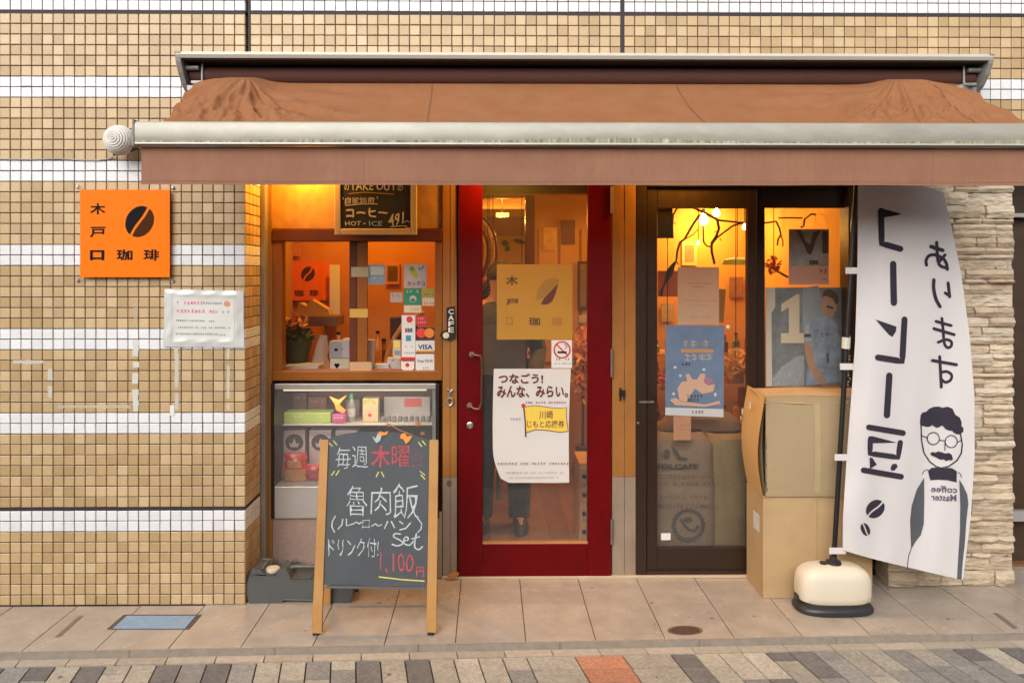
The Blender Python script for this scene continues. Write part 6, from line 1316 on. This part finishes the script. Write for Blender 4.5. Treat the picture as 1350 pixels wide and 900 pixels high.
t = thing('small_framed_print', 'small pale framed print on the wall above the cream notice', 'picture', W(910, 346, 2.03)); pbox(MB(), 899, 318, 919, 350, 2.03, .015).build('frame', mat('frame_pale', (.58, .36, .14), .6), t, bevel=.003); pbox(MB(), 903, 323, 915, 345, 2.027, .003).build('print', mat('print_brownish', (.28, .15, .06), .6, ns=20, na=.4), t)
tag(pbox(MB(), 867, 357, 894, 391, 1.0, .004).build('coral_paper', mat('coral_paper', (.75, .22, .10), .6, ns=4, na=.06)), 'coral orange paper sheet hanging at the left of the sliding door', 'paper')
MB().tube([W(880, 357, 1.0), W(880, 300, 1.0)], .001).build('hanging_thread', M_black, bpy.data.objects['coral_paper'])
tag(pbox(MB(), 866, 262, 887, 314, .8, .02).build('dark_board', mat('shade_dark', (.07,)*3), None), 'dark hanging board at the upper left of the sliding door pane', 'board')
MB().tube([W(876, 262, .81), W(876, 262, .81)+Vector((0, 0, .30))], .003).build('cord', M_black, bpy.data.objects['dark_board'])
t = thing('yellow_folder', 'upright yellow folder at the right side of the cream notice', 'folder', W(952, 425, .9)); MB().prism([W(x, y, .9) for x, y in ((947, 381), (957, 381), (954, 425), (946, 425))], (0, .03, 0)).build('folder', mat('folder_yellow', (.66, .42, .05), .6), t)
t = thing('green_lampshade', 'dull green hanging lampshade near the right of the sliding door pane', 'lamp', W(973, 345, 1.3)); pc = W(972, 345, 1.3); MB().lathe([(.10, -.02), (.085, .012), (.03, .03)], pc, 24).build('shade', mat('shade_green', (.12, .14, .05), .6), t, smooth=35); MB().tube([pc, (pc.x, pc.y, 2.26)], .003).build('cord', M_black, t)
# goods shelf glowing behind the blue poster
t = thing('goods_shelf', 'wooden shelf unit crowded with bottles behind the blue poster', 'shelf', (1.25, 1.55, .012)); gx0, gx1 = W(862, 470, 1.5).x, W(996, 470, 1.5).x
mshf = mat('shelf_pine', (.50, .27, .09), .6, ns=7, na=.1)
zsh = [W(925, y, 1.5).z for y in (556, 507, 466)]
for i, zz_ in enumerate(zsh): MB().box(gx0, gx1, 1.5, 1.8, zz_-.02, zz_).build('shelf_board', mshf, t, bevel=.002)
for X in (gx0, gx1-.02): MB().box(X, X+.02, 1.501, 1.8, .013, zsh[0]-.0205).build('side', mshf, t)
for X in (gx0, gx1-.02): MB().box(X, X+.02, 1.501, 1.8, zsh[0]+.0005, zsh[1]-.0205).build('side', mshf, t); MB().box(X, X+.02, 1.501, 1.8, zsh[1]+.0005, zsh[2]-.0205).build('side', mshf, t)
rb = random.Random(9); mcols = [mat('jar_'+n, col, .25, ns=20, na=.2) for n, col in (('amber', (.55, .22, .03)), ('brown', (.16, .06, .02)), ('cream', (.65, .48, .28)), ('red', (.45, .07, .03)), ('olive', (.22, .20, .05)))]
descr = ['amber', 'brown', 'cream', 'red', 'olive']
for si, zz_ in enumerate(zsh):
    for k in range(9):
        X = gx0+.035+(gx1-gx0-.07)*k/8; h = rb.uniform(.07, .14); r = rb.uniform(.018, .027); ci = rb.randrange(5)
        bt = thing('bottle', '%s bottle, %s from the left on the %s shelf behind the sliding door' % (descr[ci], ('first', 'second', 'third', 'fourth', 'fifth', 'sixth', 'seventh', 'eighth', 'ninth')[k], ('lower', 'middle', 'upper')[si]), 'bottle', (X, 1.56, zz_), 'bottles on the goods shelf')
        MB().lathe([(r, .001), (r, h*.65), (r*.4, h*.8), (r*.38, h)], (X, 1.56, zz_), 12).build('glass_body', mcols[ci], bt, smooth=35); MB().lathe([(r*.45, h+.0005), (r*.45, h+.015)], (X, 1.56, zz_), 10).build('cap', mcols[(ci+2) % 5], bt)
# coffee sacks against the glass
M_sack = mat('burlap', (.27, .185, .115), .95, ns=120, na=.18, bs=200, bm=.0015, col2=(.21, .14, .085), ns2=6, na2=.6); M_sack2 = mat('burlap_gold', (.27, .19, .085), .95, ns=120, na=.18, bs=200, bm=.0015, col2=(.21, .145, .06), ns2=5, na2=.6)
def sack(x0, x1, yt, Y, dep, m, lab, seed, tilt=0, zb=.013):
    X0, X1 = W(x0, 650, Y).x, W(x1, 650, Y).x; Z1 = W(900, yt, Y).z; t = thing('coffee_sack', lab, 'sack', ((X0+X1)/2, Y+dep/2, zb), 'coffee sacks behind the sliding door')
    def f(u, v):
        a = 2*PI*u; ca, sa = math.cos(a), math.sin(a); e = 4; q = 1-.06*v if v < .9 else (1-.06*v)*(1-(v-.9)*3); s_ = math.sin(PI*min(1, max(0, v)))**.25 if 0 < v < 1 else 0
        x = (X0+X1)/2+tilt*v+(X1-X0)/2*math.copysign(abs(ca)**(2/e), ca)*q; y = Y+dep/2+dep/2*math.copysign(abs(sa)**(2/2.6), sa)*(.25+.75*s_)+.010*noise.noise(Vector((u*7, v*5, seed)))
        return (x, max(y, YK+.05), zb+(Z1-zb)*v+.008*noise.noise(Vector((u*5, v*3, seed+4)))*v)
    MB().grid(f, 48, 30).build('bag', m, t, smooth=True); return t, f
SY = .405
t, sfn = sack(858, 948, 573, SY, .20, M_sack, 'printed brown coffee sack with a round emblem behind the sliding door', 1)
def fsk(x, y):
    p = W(x, y, SY-.010); return p
mk = mat('sack_print', (.085, .07, .055), .95, ns=150, na=.4); mb = MB()
mb.text('VOLCAFE', 862, 611, 921, 618, fsk, bold=.05).build('lettering', mk, t)
mb = MB(); mb.scrib(871, 938, 628, 5.5, fsk, seed=3).scrib(870, 944, 637, 5.5, fsk, seed=4).text('MONTE CARMELO', 868, 664, 948, 670, fsk, bold=.02).scrib(870, 932, 655, 5.5, fsk, seed=6).scrib(871, 952, 719, 4, fsk, seed=16).build('lettering', mat('sack_print_soft', (.17, .12, .08), .95, ns=120, na=.4), t)
MB().poly([(884, 586), (893, 594), (897, 602), (906, 603), (906, 606), (894, 605), (888, 596)], fsk).disc(879, 598, 4.5, 6.5, fsk).build('emblem', mk, t)
mb = MB(); cx_, cy_ = 907.5, 692; N = 24
outer = [(cx_+(20.5 if k % 2 else 18.5)*math.cos(2*PI*k/48), cy_+(20.5 if k % 2 else 18.5)*math.sin(2*PI*k/48)) for k in range(49)]; mb.stroke(outer, 5, fsk).stroke([(898, 685), (902, 692), (908, 698), (916, 700), (920, 694)], 4, fsk).disc(907, 685, 6, 4, fsk).build('emblem', mk, t)
sack(928, 1003, 575, .47, .22, M_sack2, 'plain golden brown coffee sack standing right of the printed one', 5)
sack(868, 990, 548, .66, .22, M_sack, 'coffee sack at the back under the bottle shelf', 9)

# more of the clutter that shows through the glass
t = thing('cafe_counter', 'dark wooden counter deep inside the shop beyond the red door', 'counter', (-.25, 2.75, .012))
MB().box(-1.0, .22, 2.72, 3.1, .9, .94).build('top', M_woodh, t, bevel=.004); MB().box(-.98, .20, 2.75, 3.08, .0125, .899).build('panel', M_woodd, t)
rc = random.Random(21); nm = ('first', 'second', 'third', 'fourth', 'fifth', 'sixth', 'seventh', 'eighth')
for k in range(8):
    X = -.30+.07*k; h = rc.uniform(.08, .2); r = rc.uniform(.02, .03); ci = rc.randrange(5)
    bt = thing('counter_jar', '%s jar, %s from the left on the dark counter beyond the red door' % (descr[ci], nm[k]), 'jar', (X, 2.82, .94), 'jars on the dark counter')
    MB().lathe([(r, .001), (r*1.05, h*.6), (r*.6, h*.85), (r*.6, h)], (X, 2.82, .94), 12).build('glass_body', mcols[ci], bt, smooth=35); MB().lathe([(r*.65, h+.0005), (r*.65, h+.018)], (X, 2.82, .94), 10).build('lid', mcols[(ci+1) % 5], bt)
for k, (x, y, Y, s, ms, lab) in enumerate(((645, 378, 1.9, .075, 'leaf_deep', 'dark green hanging plant below the oval ornament'), (650, 470, 1.4, .07, 'a', 'hanging bunch of orange leaves beside the pull handle'), (722, 300, 3.6, .10, 'leaf_deep', 'small hanging plant by the dark post beyond the door'), (688, 463, 1.8, .07, 'c', 'hanging bunch of golden leaves under the gold sheet'), (880, 500, .75, .06, 'b', 'rusty dried flowers hanging left of the blue poster'), (970, 475, .9, .065, 'c', 'golden dried flowers hanging right of the blue poster'), (1103, 345, .8, .055, 'a', 'orange dried flowers hanging at the right pane edge'), (1020, 350, .8, .045, 'b', 'rusty dried sprig hanging at the left of the right pane'))):
    p = W(x, y, Y); t = thing('hanging_bunch', lab, 'hanging plant', p, 'hanging bunches inside the shop')
    leaf_cloud('foliage', MATS['autumn_leaf_'+ms] if ms in 'abc' else MATS[ms], t, p, (s, s, s*1.2), 70, s*.42, 40+k); MB().tube([p, (p.x, p.y, 2.165 if Y > .5 else 2.2)], .0025, 5).build('cord', M_black, t)
for k, (x0, y0, x1, y1, lab) in enumerate(((716, 300, 734, 330, 'small pale poster on the orange panels beyond the door'), (740, 290, 758, 322, 'dark small poster on the orange panels beyond the door'), (1012, 300, 1034, 335, 'brown paper pinned on the cafe wall in the right pane'), (962, 365, 980, 392, 'small brown picture on the cafe wall right of the cream notice'), (872, 400, 888, 424, 'grey brown card on the cafe wall left of the cream notice'))):
    t = thing('wall_card', lab, 'card', W((x0+x1)/2, y1, 2.03), 'cards on the cafe wall'); pbox(MB(), x0, y0, x1, y1, 2.028, .005).build('card', mat('wall_card_%d' % k, ((.60, .36, .14), (.16, .07, .03), (.30, .14, .05), (.22, .10, .04), (.35, .27, .20))[k], .6, ns=20, na=.3), t)
for k, (x, Y, h, r, cc, lab) in enumerate(((498, .80, .17, .025, 'amber', 'amber bottle on the counter behind the right window pane'), (506, .86, .12, .03, 'brown', 'short brown jar on the counter behind the right window pane'), (548, .84, .20, .026, 'olive', 'olive bottle on the counter hidden behind the stickers'), (430, .84, .22, .022, 'brown', 'tall brown bottle on the counter behind the plastic bag'), (446, .86, .16, .027, 'cream', 'cream jar on the counter behind the grey carton'))):
    X = W(x, 480, Y).x; bt = thing('counter_bottle', lab, 'bottle', (X, Y, CT)); MB().lathe([(r, .001), (r, h*.6), (r*.4, h*.8), (r*.38, h)], (X, Y, CT), 14).build('glass_body', MATS['jar_'+cc], bt, smooth=35); MB().lathe([(r*.45, h+.0005), (r*.45, h+.015)], (X, Y, CT), 10).build('cap', M_black, bt)
leaf_cloud('flowers', M_lv, bpy.data.objects['potted_plant'], (W(388, 480, .6).x+.01, .58, CT+.25), (.08, .06, .04), 60, .022, 77)
t = thing('framed_card', 'small orange framed card hanging at the upper left of the left window pane', 'picture', W(384, 340, 1.1)); pbox(MB(), 376, 322, 396, 338, 1.16, .01).build('frame', MATS['frame_orange'], t, bevel=.002)

# trodden spots on the porch and paving
rs = random.Random(4); mb = MB()
for k in range(46):
    x, y = rs.uniform(-2.3, 2.6), rs.uniform(-.62, .22)
    if y > -.02 and x < -1.12: continue
    if abs(y-K(x)) < .10: y = K(x)+.13
    zz = .0016 if y > K(x) else ZP+.0022; r = rs.uniform(.003, .009)
    b = len(mb.v); n_ = 9; mb.v += [Vector((x+r*rs.uniform(.7, 1.2)*math.cos(2*PI*i/n_), y+r*rs.uniform(.7, 1.2)*math.sin(2*PI*i/n_), zz)) for i in range(n_)]; mb.f.append(tuple(b+i for i in range(n_))); mb.m.append(0)
mb.build('ground_spots', mat('gum_grey', (.17, .145, .125), .8), stuff=True)
